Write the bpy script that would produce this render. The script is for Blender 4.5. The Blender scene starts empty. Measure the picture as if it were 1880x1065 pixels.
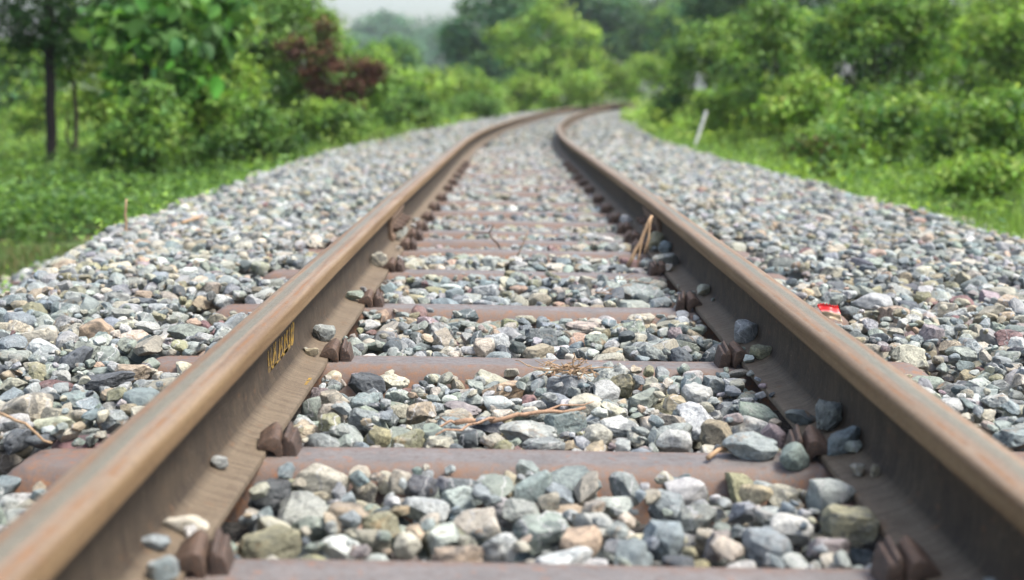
import bpy, bmesh, math, random
import numpy as np
from mathutils import Vector, Matrix, noise as mnoise

R = math.radians
rng = np.random.default_rng(11)
random.seed(5)
scene = bpy.context.scene
COL = scene.collection

# ------------------------------------------------------------------ camera
F = 2193.0                                   # focal length in photo pixels (photo 1880 wide)
CAMZ, CAMX = 0.61, -0.06
cam_d = bpy.data.cameras.new("camera"); cam = bpy.data.objects.new("camera", cam_d); COL.objects.link(cam)
cam_d.sensor_width = 36.0; cam_d.lens = 36.0 * F / 1880.0
cam_d.clip_start = 0.02; cam_d.clip_end = 4000
ROT = Matrix.Rotation(R(-0.16), 4, 'Z') @ Matrix.Rotation(R(90 - 9.64), 4, 'X') @ Matrix.Rotation(R(0.45), 4, 'Z')
cam.matrix_world = Matrix.Translation((CAMX, 0, CAMZ)) @ ROT
cam_d.dof.use_dof = True; cam_d.dof.focus_distance = 2.65
cam_d.dof.aperture_fstop = cam_d.lens / 1000 / 0.0168
cam_d.dof.aperture_blades = 0
scene.camera = cam
RM = np.array(ROT.to_3x3()); CP = np.array([CAMX, 0, CAMZ])

def ray(px, py):
    return RM @ np.array([px - 940.0, 532.5 - py, -F])
def at_z(px, py, z=0.0):
    d = ray(px, py); t = (z - CAMZ) / d[2]; return CP + d * t
def at_y(px, py, y):
    d = ray(px, py); return CP + d * (y / d[1])
def at_x(px, py, x):
    d = ray(px, py); return CP + d * ((x - CAMX) / d[0])
def project(P):
    q = (np.asarray(P) - CP) @ RM
    z = -q[..., 2]
    return 940 + F * q[..., 0] / z, 532.5 - F * q[..., 1] / z, z

# ------------------------------------------------------------------ track curve (u across, s along)
S0, RAD = 10.8, 192.0
def drop(s):
    """the line falls gently beyond the joint, then levels out"""
    return -np.interp(s, [-50, 3, 5, 19, 24, 30, 200], [0, 0, .010, .178, .222, .25, .25])
def track(u, s):
    u = np.asarray(u, float); s = np.asarray(s, float)
    a = np.maximum(s - S0, 0) / RAD
    x = np.where(s > S0, RAD - (RAD - u) * np.cos(a), u)
    y = np.where(s > S0, S0 + (RAD - u) * np.sin(a), s)
    return x, y
def inv_track(x, y):
    x = np.asarray(x, float); y = np.asarray(y, float)
    a = np.arctan2(y - S0, RAD - x)
    u = np.where(y > S0, RAD - np.hypot(RAD - x, y - S0), x)
    s = np.where(y > S0, S0 + RAD * a, y)
    return u, s
def heading(s):
    return -max(s - S0, 0) / RAD

# ------------------------------------------------------------------ helpers
def mesh_from(name, V, Fc, cols=None, smooth=False):
    """V (n,3); Fc: int array (m,k) or list of tuples"""
    me = bpy.data.meshes.new(name)
    V = np.asarray(V, np.float32)
    if isinstance(Fc, np.ndarray):
        m, k = Fc.shape
        me.vertices.add(len(V)); me.vertices.foreach_set('co', V.ravel())
        me.loops.add(m * k); me.polygons.add(m)
        me.polygons.foreach_set('loop_start', np.arange(0, m * k, k, dtype=np.int32))
        me.loops.foreach_set('vertex_index', Fc.astype(np.int32).ravel())
        me.update(calc_edges=True)
    else:
        me.from_pydata([tuple(map(float, v)) for v in V], [], Fc); me.update()
    if cols is not None:
        at = me.color_attributes.new('Col', 'FLOAT_COLOR', 'POINT')
        at.data.foreach_set('color', np.asarray(cols, np.float32).ravel())
    if smooth:
        me.polygons.foreach_set('use_smooth', np.ones(len(me.polygons), bool))
    return me
def link(name, me, mat=None, parent=None, **props):
    o = bpy.data.objects.new(name, me); COL.objects.link(o)
    if me is not None and mat is not None and not me.materials:
        for m in (mat if isinstance(mat, (list, tuple)) else [mat]): me.materials.append(m)
    if parent is not None: o.parent = parent
    for k, v in props.items():
        if v is not None: o[k] = v
    return o
def empty(name, loc, rz=0, **props):
    o = link(name, None, **props); o.location = loc; o.rotation_euler = (0, 0, rz)
    o.empty_display_size = 0.05
    return o
def bm_mesh(name, bm, smooth=False):
    me = bpy.data.meshes.new(name); bm.normal_update(); bm.to_mesh(me); bm.free()
    if smooth: me.polygons.foreach_set('use_smooth', np.ones(len(me.polygons), bool))
    return me
def tube(points, radii, sides=7):
    P = np.asarray(points, float); n = len(P)
    V, Fc = [], []
    prev = np.array([0.3, 0.9, 0.2])
    for i in range(n):
        t = P[min(i + 1, n - 1)] - P[max(i - 1, 0)]; t /= np.linalg.norm(t) + 1e-9
        a = np.cross(t, prev); 
        if np.linalg.norm(a) < 1e-3: a = np.cross(t, [1, 0, 0])
        a /= np.linalg.norm(a); b = np.cross(t, a); prev = np.cross(a, t) if False else b
        prev = np.cross(a, t)
        for k in range(sides):
            th = 2 * math.pi * k / sides
            V.append(P[i] + radii[i] * (math.cos(th) * a + math.sin(th) * b))
    for i in range(n - 1):
        for k in range(sides):
            k2 = (k + 1) % sides
            Fc.append((i * sides + k, i * sides + k2, (i + 1) * sides + k2, (i + 1) * sides + k))
    Fc.append(tuple(range(sides - 1, -1, -1))); Fc.append(tuple(range((n - 1) * sides, n * sides)))
    return V, Fc
def join(parts):
    V, Fc = [], []
    for v, f in parts:
        o = len(V); V.extend(v); Fc.extend([tuple(i + o for i in q) for q in f])
    return V, Fc
def wiggle(p0, p1, n, amp, r0, r1):
    p0 = np.asarray(p0, float); p1 = np.asarray(p1, float)
    P = [p0 + (p1 - p0) * t for t in np.linspace(0, 1, n)]
    for i in range(1, n - 1): P[i] = P[i] + rng.normal(0, amp, 3)
    return P, list(np.linspace(r0, r1, n))
def vnoise(P, scale, seed=0.0):
    return np.array([mnoise.noise((p[0] * scale + seed, p[1] * scale, p[2] * scale)) for p in P])

# ------------------------------------------------------------------ materials
class NT:
    def __init__(self, name):
        self.m = bpy.data.materials.new(name); self.m.use_nodes = True
        self.t = self.m.node_tree; self.b = self.t.nodes['Principled BSDF']
    def n(self, typ, **kw):
        nd = self.t.nodes.new(typ)
        for k, v in kw.items():
            if k.startswith('_'): setattr(nd, k[1:], v)
            else:
                key = int(k[1:]) if k[0] == 'i' and k[1:].isdigit() else k.replace('__', ' ')
                self.put(nd.inputs[key], v)
        return nd
    def put(self, sock, v):
        if isinstance(v, bpy.types.NodeSocket): self.t.links.new(v, sock)
        elif isinstance(v, tuple) and len(v) == 3 and sock.type == 'RGBA': sock.default_value = (*v, 1)
        else: sock.default_value = v
    def noise(self, vec, scale, detail=4, rough=0.6, dist=0.0):
        return self.n('ShaderNodeTexNoise', Vector=vec, Scale=scale, Detail=detail, Roughness=rough, Distortion=dist).outputs['Fac']
    def ramp(self, f, a, b, lo=0.0, hi=1.0):
        return self.n('ShaderNodeMapRange', Value=f, i1=a, i2=b, i3=lo, i4=hi).outputs[0]
    def math(self, op, a, b=0.0):
        return self.n('ShaderNodeMath', _operation=op, i0=a, i1=b).outputs[0]
    def mix(self, f, a, b, mode='MIX'):
        nd = self.n('ShaderNodeMix', _data_type='RGBA', _blend_type=mode, i0=f)
        self.put(nd.inputs[6], a); self.put(nd.inputs[7], b)
        return nd.outputs[2]
    def bump(self, h, strength, dist, prev=None):
        nd = self.n('ShaderNodeBump', Height=h, Strength=strength, Distance=dist)
        if prev is not None: self.put(nd.inputs['Normal'], prev)
        return nd.outputs[0]
    def set(self, **kw):
        for k, v in kw.items(): self.put(self.b.inputs[k.replace('__', ' ')], v)
        return self.m

def stone_material(name, from_object):
    T = NT(name)
    if from_object:
        oi = T.n('ShaderNodeObjectInfo'); col, rnd = oi.outputs['Color'], oi.outputs['Alpha']
    else:
        at = T.n('ShaderNodeAttribute', _attribute_name='Col'); col, rnd = at.outputs['Color'], at.outputs['Alpha']
    pos = T.n('ShaderNodeNewGeometry').outputs['Position']
    off = T.n('ShaderNodeCombineXYZ', X=T.math('MULTIPLY', rnd, 37.0), Y=T.math('MULTIPLY', rnd, 91.0), Z=T.math('MULTIPLY', rnd, 53.0)).outputs[0]
    p = T.n('ShaderNodeVectorMath', _operation='ADD', i0=pos, i1=off).outputs[0]
    n1 = T.noise(p, 32, 6, 0.65, 0.6); n2 = T.noise(p, 190, 4, 0.7); n3 = T.noise(p, 17, 4, 0.6, 1.2); n4 = T.noise(p, 520, 2, 0.6)
    c = T.mix(1.0, col, T.n('ShaderNodeCombineColor', Red=T.ramp(n1, .28, .72, .60, 1.38), Green=T.ramp(n1, .28, .72, .61, 1.37), Blue=T.ramp(n1, .28, .72, .63, 1.34)).outputs[0], 'MULTIPLY')
    # mineral grain, stronger on some stones
    gr = T.ramp(T.math('FRACT', T.math('MULTIPLY', rnd, 7.13)), .1, 1.0, .3, .95)
    c = T.mix(gr, c, T.mix(1.0, c, T.n('ShaderNodeCombineColor', Red=T.ramp(n2, .3, .7, .5, 1.5), Green=T.ramp(n2, .3, .7, .5, 1.5), Blue=T.ramp(n2, .3, .7, .52, 1.48)).outputs[0], 'MULTIPLY'))
    # dark mineral patches on a third
    pat = T.math('MULTIPLY', T.ramp(n3, .52, .60), T.ramp(T.math('FRACT', T.math('MULTIPLY', rnd, 13.7)), .55, .7, 0, .7))
    c = T.mix(pat, c, T.mix(.5, T.mix(1.0, c, (.34, .37, .40), 'MULTIPLY'), (.06, .065, .07)))
    # pale dust skin
    du = T.math('MULTIPLY', T.ramp(T.noise(p, 55, 5, .7), .5, .66), T.ramp(T.math('FRACT', T.math('MULTIPLY', rnd, 23.3)), .3, .9, .05, .40))
    c = T.mix(du, c, (.33, .325, .305))
    # ochre stains on some
    ru = T.math('MULTIPLY', T.ramp(T.noise(p, 26, 5, .7, .5), .56, .68), T.ramp(T.math('FRACT', T.math('MULTIPLY', rnd, 31.7)), .68, .85, 0, .6))
    c = T.mix(ru, c, (.27, .15, .06))
    # white quartz veins
    w = T.n('ShaderNodeTexWave', Vector=p, Scale=9.0, Distortion=9.0, Detail=3.0, Detail__Scale=2.2).outputs['Fac']
    ve = T.math('MULTIPLY', T.ramp(w, .965, .995), T.ramp(T.math('FRACT', T.math('MULTIPLY', rnd, 41.9)), .66, .74, 0, .8))
    c = T.mix(ve, c, (.40, .40, .385))
    b = T.bump(n1, .8, .007); b = T.bump(n2, .8, .0026, b); b = T.bump(n4, .5, .0008, b)
    ck = T.math('ABSOLUTE', T.math('SUBTRACT', T.noise(p, 42, 5, .6, .8), .5))
    c = T.mix(T.math('MULTIPLY', T.ramp(ck, .018, .004), T.ramp(T.math('FRACT', T.math('MULTIPLY', rnd, 53.1)), .4, .6, 0, .7)), c, T.mix(1.0, c, (.30, .29, .28), 'MULTIPLY'))
    return T.set(Base__Color=c, Roughness=T.ramp(n2, .3, .7, .72, .95), Normal=b, Specular__IOR__Level=.3)
M_STONE = stone_material('stone_surface', True)
M_BALLAST = stone_material('ballast_surface', False)

def rail_material():
    T = NT('rusty_rail_steel')
    at = T.n('ShaderNodeAttribute', _attribute_name='trk').outputs['Vector']     # x across rail, y along, z up
    sp = T.n('ShaderNodeSeparateXYZ', Vector=at)
    U, S, Z = sp.outputs
    st = T.n('ShaderNodeCombineXYZ', X=T.math('MULTIPLY', U, 60.0), Y=T.math('MULTIPLY', S, 1.6), Z=T.math('MULTIPLY', Z, 60.0)).outputs[0]
    cr = T.n('ShaderNodeCombineXYZ', X=T.math('MULTIPLY', U, 6.0), Y=T.math('MULTIPLY', S, 170.0), Z=T.math('MULTIPLY', Z, 9.0)).outputs[0]
    lng = T.noise(st, 1.0, 5, .6, .4); crs = T.noise(cr, 1.0, 4, .65); blot = T.noise(at, 22, 5, .65); fine = T.noise(at, 260, 4, .7); fine2 = T.noise(at, 900, 3, .7)
    top = T.ramp(Z, .160, .1705); side = T.ramp(Z, .132, .140)
    foot = T.ramp(Z, .034, .024)
    web = T.mix(T.ramp(blot, .35, .68), (.046, .033, .022), (.090, .067, .044))
    web = T.mix(T.math('MULTIPLY', T.ramp(crs, .5, .7), .35), web, (.22, .175, .125))
    ft = T.mix(T.ramp(crs, .3, .7), (.155, .118, .086), (.285, .235, .175))
    ft = T.mix(T.math('MULTIPLY', T.ramp(blot, .55, .72), .6), ft, (.12, .085, .06))
    c = T.mix(foot, web, ft)
    hs = T.mix(T.ramp(lng, .3, .7), (.19, .112, .05), (.36, .25, .14))
    c = T.mix(side, c, hs)
    tp = T.mix(T.ramp(lng, .32, .68), (.235, .160, .105), (.395, .31, .235))
    tp = T.mix(T.math('MULTIPLY', T.ramp(blot, .5, .7), .45), tp, (.30, .225, .19))
    c = T.mix(top, c, tp)
    # the worn running band and thin orange lines beside it
    wob = T.math('MULTIPLY', T.math('SUBTRACT', T.noise(T.n('ShaderNodeCombineXYZ', Y=T.math('MULTIPLY', S, 3.0)).outputs[0], 1.0, 3), .5), .012)
    d = T.math('ABSOLUTE', T.math('ADD', T.math('SUBTRACT', U, -.003), wob))
    band = T.math('MULTIPLY', T.math('MULTIPLY', T.ramp(d, .0125, .006), T.ramp(Z, .169, .1712)), T.ramp(lng, .2, .6, .35, .95))
    c = T.mix(band, c, T.mix(T.ramp(fine, .35, .65), (.25, .25, .195), (.37, .365, .30)))
    d2 = T.math('ABSOLUTE', T.math('SUBTRACT', T.math('ABSOLUTE', T.math('ADD', U, wob)), .0205))
    c = T.mix(T.math('MULTIPLY', T.math('MULTIPLY', T.ramp(d2, .005, .001), T.ramp(Z, .164, .169)), T.ramp(blot, .42, .6, 0, .8)), c, (.34, .16, .05))
    c = T.mix(.5, c, T.mix(1.0, c, T.n('ShaderNodeCombineColor', Red=T.ramp(fine, .3, .7, .6, 1.4), Green=T.ramp(fine, .3, .7, .62, 1.38), Blue=T.ramp(fine, .3, .7, .64, 1.36)).outputs[0], 'MULTIPLY'))
    # pale scratches and dry specks
    c = T.mix(T.math('MULTIPLY', T.ramp(T.noise(at, 150, 2, .5), .70, .76), .7), c, (.42, .36, .28))
    b = T.bump(crs, .4, .001); b = T.bump(fine, .8, .0012, b); b = T.bump(T.noise(at, 75, 5, .75), .5, .002, b); b = T.bump(blot, .5, .002, b); b = T.bump(fine2, .3, .0003, b)
    pit = T.math('MULTIPLY', T.ramp(T.noise(at, 75, 5, .75), .56, .68), .55)
    c = T.mix(pit, c, T.mix(1.0, c, (.42, .38, .34), 'MULTIPLY'))
    c = T.mix(T.math('MULTIPLY', T.ramp(T.noise(at, 33, 4, .7), .6, .7), .4), c, (.27, .13, .055))
    c = T.mix(1.0, c, (.60, .572, .515), 'MULTIPLY')
    rough = T.mix(band, T.mix(top, (.82, .82, .82), (.55, .55, .55)), (.40, .40, .40))
    met = T.math('MULTIPLY', band, .35)
    return T.set(Base__Color=c, Roughness=rough, Metallic=met, Normal=b, Specular__IOR__Level=.4)
M_RAIL = rail_material()

def sleeper_material():
    T = NT('weathered_sleeper_steel')
    oi = T.n('ShaderNodeObjectInfo').outputs['Random']
    tc = T.n('ShaderNodeTexCoord').outputs['Object']
    p = T.n('ShaderNodeVectorMath', _operation='ADD', i0=tc, i1=T.n('ShaderNodeCombineXYZ', X=T.math('MULTIPLY', oi, 31.0), Y=T.math('MULTIPLY', oi, 17.0)).outputs[0]).outputs[0]
    y = T.n('ShaderNodeSeparateXYZ', Vector=tc).outputs[1]; x = T.n('ShaderNodeSeparateXYZ', Vector=tc).outputs[0]
    n1 = T.noise(p, 9, 6, .65, .4); n2 = T.noise(p, 70, 5, .7); n3 = T.noise(p, 350, 3, .7)
    base = T.mix(T.ramp(n1, .3, .7), (.165, .155, .155), (.27, .252, .252))
    base = T.mix(T.math('MULTIPLY', T.ramp(n2, .5, .68), .5), base, (.15, .105, .09))
    # rust thickest along the flanks and by the rail seats
    fl = T.ramp(T.math('ADD', T.math('ABSOLUTE', T.math('ADD', y, .004)), T.math('MULTIPLY', T.math('SUBTRACT', n1, .5), .09)), .024, .058, 0, .9)
    seat = T.ramp(T.math('ADD', T.math('ABSOLUTE', x), T.math('MULTIPLY', T.math('SUBTRACT', n1, .5), .2)), .39, .50, 0, .6)
    fl = T.math('MAXIMUM', fl, seat)
    rust = T.mix(T.ramp(n2, .38, .66), (.16, .10, .075), (.46, .21, .09))
    rust = T.mix(T.ramp(n1, .42, .66), rust, (.20, .135, .105))
    c = T.mix(T.math('MULTIPLY', fl, T.ramp(n2, .25, .6, .5, .95)), base, rust)
    sp = T.math('MULTIPLY', T.ramp(T.noise(p, 38, 5, .75), .59, .68), .8)
    c = T.mix(sp, c, (.38, .16, .07))
    c = T.mix(.45, c, T.mix(1.0, c, T.n('ShaderNodeCombineColor', Red=T.ramp(n3, .3, .7, .65, 1.35), Green=T.ramp(n3, .3, .7, .65, 1.35), Blue=T.ramp(n3, .3, .7, .65, 1.35)).outputs[0], 'MULTIPLY'))
    c = T.mix(1.0, c, (.64, .625, .59), 'MULTIPLY')
    b = T.bump(n1, .3, .004); b = T.bump(n2, .45, .0016, b); b = T.bump(n3, .4, .0006, b)
    return T.set(Base__Color=c, Roughness=T.ramp(n2, .3, .7, .5, .8), Normal=b, Specular__IOR__Level=.45)
M_SLEEPER = sleeper_material()

def rust_material(name, a, b_, rough=.7):
    T = NT(name)
    p = T.n('ShaderNodeNewGeometry').outputs['Position']
    n1 = T.noise(p, 45, 5, .65); n2 = T.noise(p, 300, 4, .7)
    c = T.mix(T.ramp(n1, .3, .7), a, b_)
    c = T.mix(T.math('MULTIPLY', T.ramp(n2, .55, .7), .5), c, (.30, .13, .06))
    b = T.bump(n1, .9, .005); b = T.bump(n2, .8, .0014, b)
    return T.set(Base__Color=c, Roughness=rough, Normal=b, Specular__IOR__Level=.45)
M_CLIP = rust_material('brown_clip_rust', (.050, .034, .025), (.120, .078, .054), .7)
M_LUG = rust_material('dark_lug_rust', (.042, .030, .024), (.092, .063, .048), .65)
M_PLATE = rust_material('fishplate_rust', (.11, .075, .05), (.21, .14, .09), .75)

def plain(name, col, rough=.8, var=.25, scale=60, bumpd=.002):
    T = NT(name)
    p = T.n('ShaderNodeTexCoord').outputs['Object']
    n1 = T.noise(p, scale, 5, .65)
    c = T.mix(T.ramp(n1, .3, .7), tuple(v * (1 - var) for v in col), tuple(v * (1 + var) for v in col))
    return T.set(Base__Color=c, Roughness=rough, Normal=T.bump(n1, .4, bumpd))
M_STRAW = plain('dry_straw', (.33, .22, .125), .85, .35, 90)
M_TWIG = plain('dry_bark', (.30, .19, .12), .9, .4, 120)
M_DARKTWIG = plain('dark_twig_bark', (.09, .06, .045), .9, .4, 120)
TY = NT('worn_yellow_paint'); py_ = TY.n('ShaderNodeNewGeometry').outputs['Position']
M_YELLOW = TY.set(Base__Color=TY.mix(TY.ramp(TY.noise(py_, 90, 5, .7), .44, .60), (.33, .20, .025), (.085, .06, .035)), Roughness=.75)
M_WHITE = plain('white_painted_post', (.62, .62, .58), .7, .15, 25)
M_RED = plain('red_wrapper_film', (.55, .012, .010), .35, .15, 90)
M_PINK = plain('pink_wrapper_band', (.75, .17, .16), .4, .1, 90)
M_CREAM = plain('cream_wrapper_film', (.48, .37, .24), .4, .12, 90)
M_BARK = plain('dark_tree_bark', (.014, .0095, .008), .9, .5, 14, .01)
M_BARK2 = plain('grey_brown_bark', (.065, .045, .034), .9, .4, 14, .01)

def leaf_material(name, trans=.42, rough=.55):
    T = NT(name)
    at = T.n('ShaderNodeAttribute', _attribute_name='Col').outputs['Color']
    T.set(Base__Color=at, Roughness=rough, Specular__IOR__Level=.3)
    tr = T.n('ShaderNodeBsdfTranslucent', Color=T.mix(1.0, at, (1.1, 1.12, .65), 'MULTIPLY'))
    mx = T.n('ShaderNodeMixShader', Fac=trans, i1=T.b.outputs[0], i2=tr.outputs[0])
    T.t.links.new(mx.outputs[0], T.t.nodes['Material Output'].inputs['Surface'])
    return T.m
M_LEAF = leaf_material('green_leaves'); M_DRYLEAF = leaf_material('withered_leaves', .2, .8)

def ground_material():
    T = NT('soil_and_turf')
    at = T.n('ShaderNodeAttribute', _attribute_name='Col').outputs['Color']
    p = T.n('ShaderNodeNewGeometry').outputs['Position']
    n1 = T.noise(p, 1.3, 6, .65); n2 = T.noise(p, 14, 5, .7); n3 = T.noise(p, 90, 4, .7)
    turf = T.mix(T.ramp(n1, .35, .65), (.055, .095, .022), (.085, .13, .035))
    turf = T.mix(T.ramp(T.noise(p, 2.6, 6, .7), .53, .66, 0, .85), turf, T.mix(n2, (.20, .12, .07), (.13, .105, .055)))
    stone = T.mix(T.ramp(n3, .35, .65), (.022, .020, .018), (.075, .072, .066))  # bed under the stones coloured darker to deepen shade in the gaps
    c = T.mix(at, turf, stone)
    return T.set(Base__Color=c, Roughness=.95, Normal=T.bump(n2, .6, .03, T.bump(n3, .5, .008)))
M_GROUND = ground_material()

# ------------------------------------------------------------------ sleepers along the track
crest_y = [1036, 826, 658, 561, 498, 459, 440.5, 425, 406, 388, 370, 352]
SLEEP = []
for cy in crest_y:
    q = at_z(990, cy, 0.0)
    for _ in range(4): q = at_z(990, cy, float(drop(inv_track(q[0], q[1])[1])))
    SLEEP.append(float(inv_track(q[0], q[1])[1]) - .036)
while SLEEP[-1] < 40: SLEEP.append(SLEEP[-1] + .62)
HALF = .935
def sleeper_z(t):
    return -0.112 * (np.maximum(np.abs(t) - .038, 0) / .068) ** 1.7
def slope_left(u): return np.interp(-u, [0, 1.66, 2.25, 3.2], [.012, .012, -.40, -.46])
def slope_right(u): return np.interp(u, [0, 2.06, 2.55, 3.2, 9, 30], [.012, .012, -.24, -.25, -.03, .3])
def widen(s): return np.interp(s, [3.4, 4.3, 5.3, 9, 21], [-.17, -.02, .11, .28, .55])
def bed_top(u, s):
    u = np.asarray(u, float); return np.where(u < 0, slope_left(u + np.where(u < -.9, widen(s), 0)), slope_right(u)) + drop(s)
def lumps(x, y):
    return .03 * np.sin(x * 1.7 + 1.3 * np.sin(y * .9)) + .025 * np.sin(y * 2.3 + x * .6) + .05 * np.sin(x * .31 + 2) * np.sin(y * .27)
def ground_z(x, y):
    u, s = inv_track(x, y)
    away = np.clip((np.abs(u) - 2.6) / 1.5, 0, 1)
    far = np.hypot(x, y)
    return bed_top(u, s) - .095 * (1 - away) + lumps(x, y) * away * .8 + np.where(far > 60, (far - 60) * .004, 0)

# ------------------------------------------------------------------ ground sheet
gx = np.concatenate([-np.geomspace(420, 6.2, 40), np.arange(-6, 6.01, .12), np.geomspace(6.2, 420, 40)])
gy = np.concatenate([np.arange(-8, 0, .5), np.arange(0, 14, .16), np.geomspace(14.2, 520, 90)])
GX, GY = np.meshgrid(gx, gy); GZ = ground_z(GX, GY)
gu, gs = inv_track(GX, GY)
bedmask = np.clip(1 - (np.where(gu < 0, -gu - 2.0 - widen(gs), gu - 2.3)) / .25, 0, 1)
nx, ny = len(gx), len(gy)
idx = np.arange(nx * ny).reshape(ny, nx)
Fg = np.stack([idx[:-1, :-1], idx[:-1, 1:], idx[1:, 1:], idx[1:, :-1]], -1).reshape(-1, 4)
cg = np.repeat(bedmask.ravel()[:, None], 4, 1)
link('ground', mesh_from('ground', np.stack([GX, GY, GZ], -1).reshape(-1, 3), Fg, cg, True), M_GROUND, kind='structure')

# ------------------------------------------------------------------ rails
hp = [(.075, 0), (.075, .0105), (.0735, .0118), (.058, .0155), (.036, .0215), (.019, .031), (.0115, .044), (.0085, .08), (.0095, .112), (.0155, .127), (.0335, .1335), (.0355, .1355), (.036, .139), (.036, .158), (.0352, .1625), (.0325, .1668), (.028, .1693), (.019, .1711), (.010, .1717), (0, .172)]
PROF = np.array([(-a, b) for a, b in hp[::1]][::-1][::-1])            # left side, foot to crown
right = [(a, b) for a, b in hp]
loop = right + [(-a, b) for a, b in hp[-2::-1]]
loop = np.array(loop)                                                 # foot right edge -> crown -> foot left edge
def rail_mesh(name, uc, s0, s1, step):
    ss = np.concatenate([np.arange(s0, s1 - 1e-6, step), [s1]])
    L = len(loop); n = len(ss)
    U = np.tile(loop[:, 0], n); Z = np.tile(loop[:, 1], n); S = np.repeat(ss, L)
    X, Y = track(uc + U, S)
    V = np.stack([X, Y, Z + drop(S)], -1)
    i = np.arange(n - 1)[:, None] * L; k = np.arange(L)[None, :]; k2 = (k + 1) % L
    Q = np.stack([i + k, i + k + L, i + k2 + L, i + k2], -1).reshape(-1, 4)
    fl = [tuple(q) for q in Q.tolist()] + [tuple(range(L)), tuple(range(n * L - 1, (n - 1) * L - 1, -1))]
    me = mesh_from(name, V, fl, None, True)
    at = me.attributes.new('trk', 'FLOAT_VECTOR', 'POINT')
    at.data.foreach_set('vector', np.stack([U * (1 if uc < 0 else -1), S + uc * 7, Z], -1).astype(np.float32).ravel())
    me.set_sharp_from_angle(angle=R(50)); me.polygons[-1].use_smooth = False; me.polygons[-2].use_smooth = False
    return me
UC = .536
JOINT = .5 * (SLEEP[6] + SLEEP[5]) + .12
rails = {}
rails['ln'] = link('rail', rail_mesh('rail', -UC, -1.2, JOINT - .003, .06), M_RAIL, label='near rusty rail with yellow paint marks on its web', category='rail', group='rails of the railway track')
rails['rn'] = link('rail', rail_mesh('rail', UC, -1.2, JOINT - .003, .06), M_RAIL, label='near rusty rail beside the red wrapper scrap', category='rail', group='rails of the railway track')
rails['lf'] = link('rail', rail_mesh('rail', -UC, JOINT + .003, 84, .25), M_RAIL, label='far curving rail beyond the bolted joint of the yellow-marked rail', category='rail', group='rails of the railway track')
rails['rf'] = link('rail', rail_mesh('rail', UC, JOINT + .003, 84, .25), M_RAIL, label='far curving rail running on from the tip of the leaning dry stalk', category='rail', group='rails of the railway track')

# yellow paint on the web of the near left rail (strokes given where they stand on the web)
def strokes(name, segs, xplane, w, th=.0006, zfix=None, parent=None):
    parts = []
    for pts in segs:
        P = []
        for (zx, zy) in pts:
            px, py = 470 + zx * .1502, 550 + zy * .1502
            P.append(at_x(px, py, xplane) if zfix is None else at_z(px, py, zfix))
        P = np.array(P)
        V, Fc = [], []
        for i, p in enumerate(P):
            t = P[min(i + 1, len(P) - 1)] - P[max(i - 1, 0)]; t /= np.linalg.norm(t)
            nn = np.array([1, 0, 0]) if zfix is None else np.array([0, 0, 1.])
            sd = np.cross(nn, t); sd /= np.linalg.norm(sd)
            ww = w * (.8 + .5 * rng.random())
            for a, b in ((-1, 0), (1, 0), (1, 1), (-1, 1)): V.append(p + sd * a * ww + nn * b * th)
        for i in range(len(P) - 1):
            for k in range(4): Fc.append((i * 4 + k, i * 4 + (k + 1) % 4, i * 4 + 4 + (k + 1) % 4, i * 4 + 4 + k))
        Fc += [(3, 2, 1, 0), tuple(range(len(P) * 4 - 4, len(P) * 4))]
        parts.append((V, Fc))
    V, Fc = join(parts)
    return link(name, mesh_from(name, V, Fc), M_YELLOW, parent)
WX = -UC + .0098
segs = [[(150, 625), (152, 760), (158, 925)], [(180, 585), (176, 700), (190, 850), (160, 925)], [(215, 545), (225, 650), (205, 790)], [(240, 515), (236, 640), (246, 770), (215, 830)],
        [(285, 485), (290, 590), (278, 730)], [(318, 455), (312, 560), (325, 670), (300, 730)], [(350, 420), (352, 520), (345, 655)], [(380, 375), (372, 480), (385, 600), (350, 660)],
        [(408, 335), (402, 440), (412, 545)], [(432, 305), (428, 420), (430, 560)], [(462, 275), (455, 400), (452, 520), (440, 605)], [(448, 280), (442, 400), (438, 590)],
        [(165, 880), (210, 830), (300, 735), (415, 560)]]
strokes('painted_marking', segs, WX, .0045, parent=rails['ln'])['label'] = 'yellow painted strokes on the web'
# dabs on the foot
def foot_z(du): return float(np.interp(du, [.019, .036, .058, .0735], [.0310, .0215, .0155, .0118]))
strokes('painted_dab', [[(395, 1035), (500, 1038), (590, 1045)], [(600, 1040), (655, 960)]], 0, .004, zfix=.0135, parent=rails['ln'])['label'] = 'yellow paint dab on the rail foot'

# ------------------------------------------------------------------ sleepers
t_ = np.concatenate([np.linspace(-.108, -.036, 10), np.linspace(-.026, .026, 5), np.linspace(.036, .108, 10)])
def sleeper_mesh():
    prof = [(t, float(sleeper_z(t)) - .001) for t in t_]
    prof = prof + [(t * .93, z - .009) for t, z in reversed(prof)]
    L = len(prof); xs = np.concatenate([np.linspace(-HALF, -HALF + .10, 6), np.linspace(-.8, .8, 17), np.linspace(HALF - .10, HALF, 6)])
    V = []
    for x in xs:
        e = max(abs(x) - (HALF - .10), 0) / .10
        for t, z in prof: V.append((x, t * (1 - .12 * e * e), z - .095 * e ** 2.2 - .003 * math.sin(x * 5)))
    Fc = []
    for i in range(len(xs) - 1):
        for k in range(L): k2 = (k + 1) % L; Fc.append((i * L + k, i * L + k2, (i + 1) * L + k2, (i + 1) * L + k))
    for e in (0, len(xs) - 1):
        h = L // 2
        for k in range(h - 1):
            q = (e * L + k, e * L + k + 1, e * L + L - 2 - k, e * L + L - 1 - k)
            Fc.append(q if e == 0 else q[::-1])
    me = mesh_from('sleeper', V, Fc, None, True)
    return me
SM = sleeper_mesh()
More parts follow.
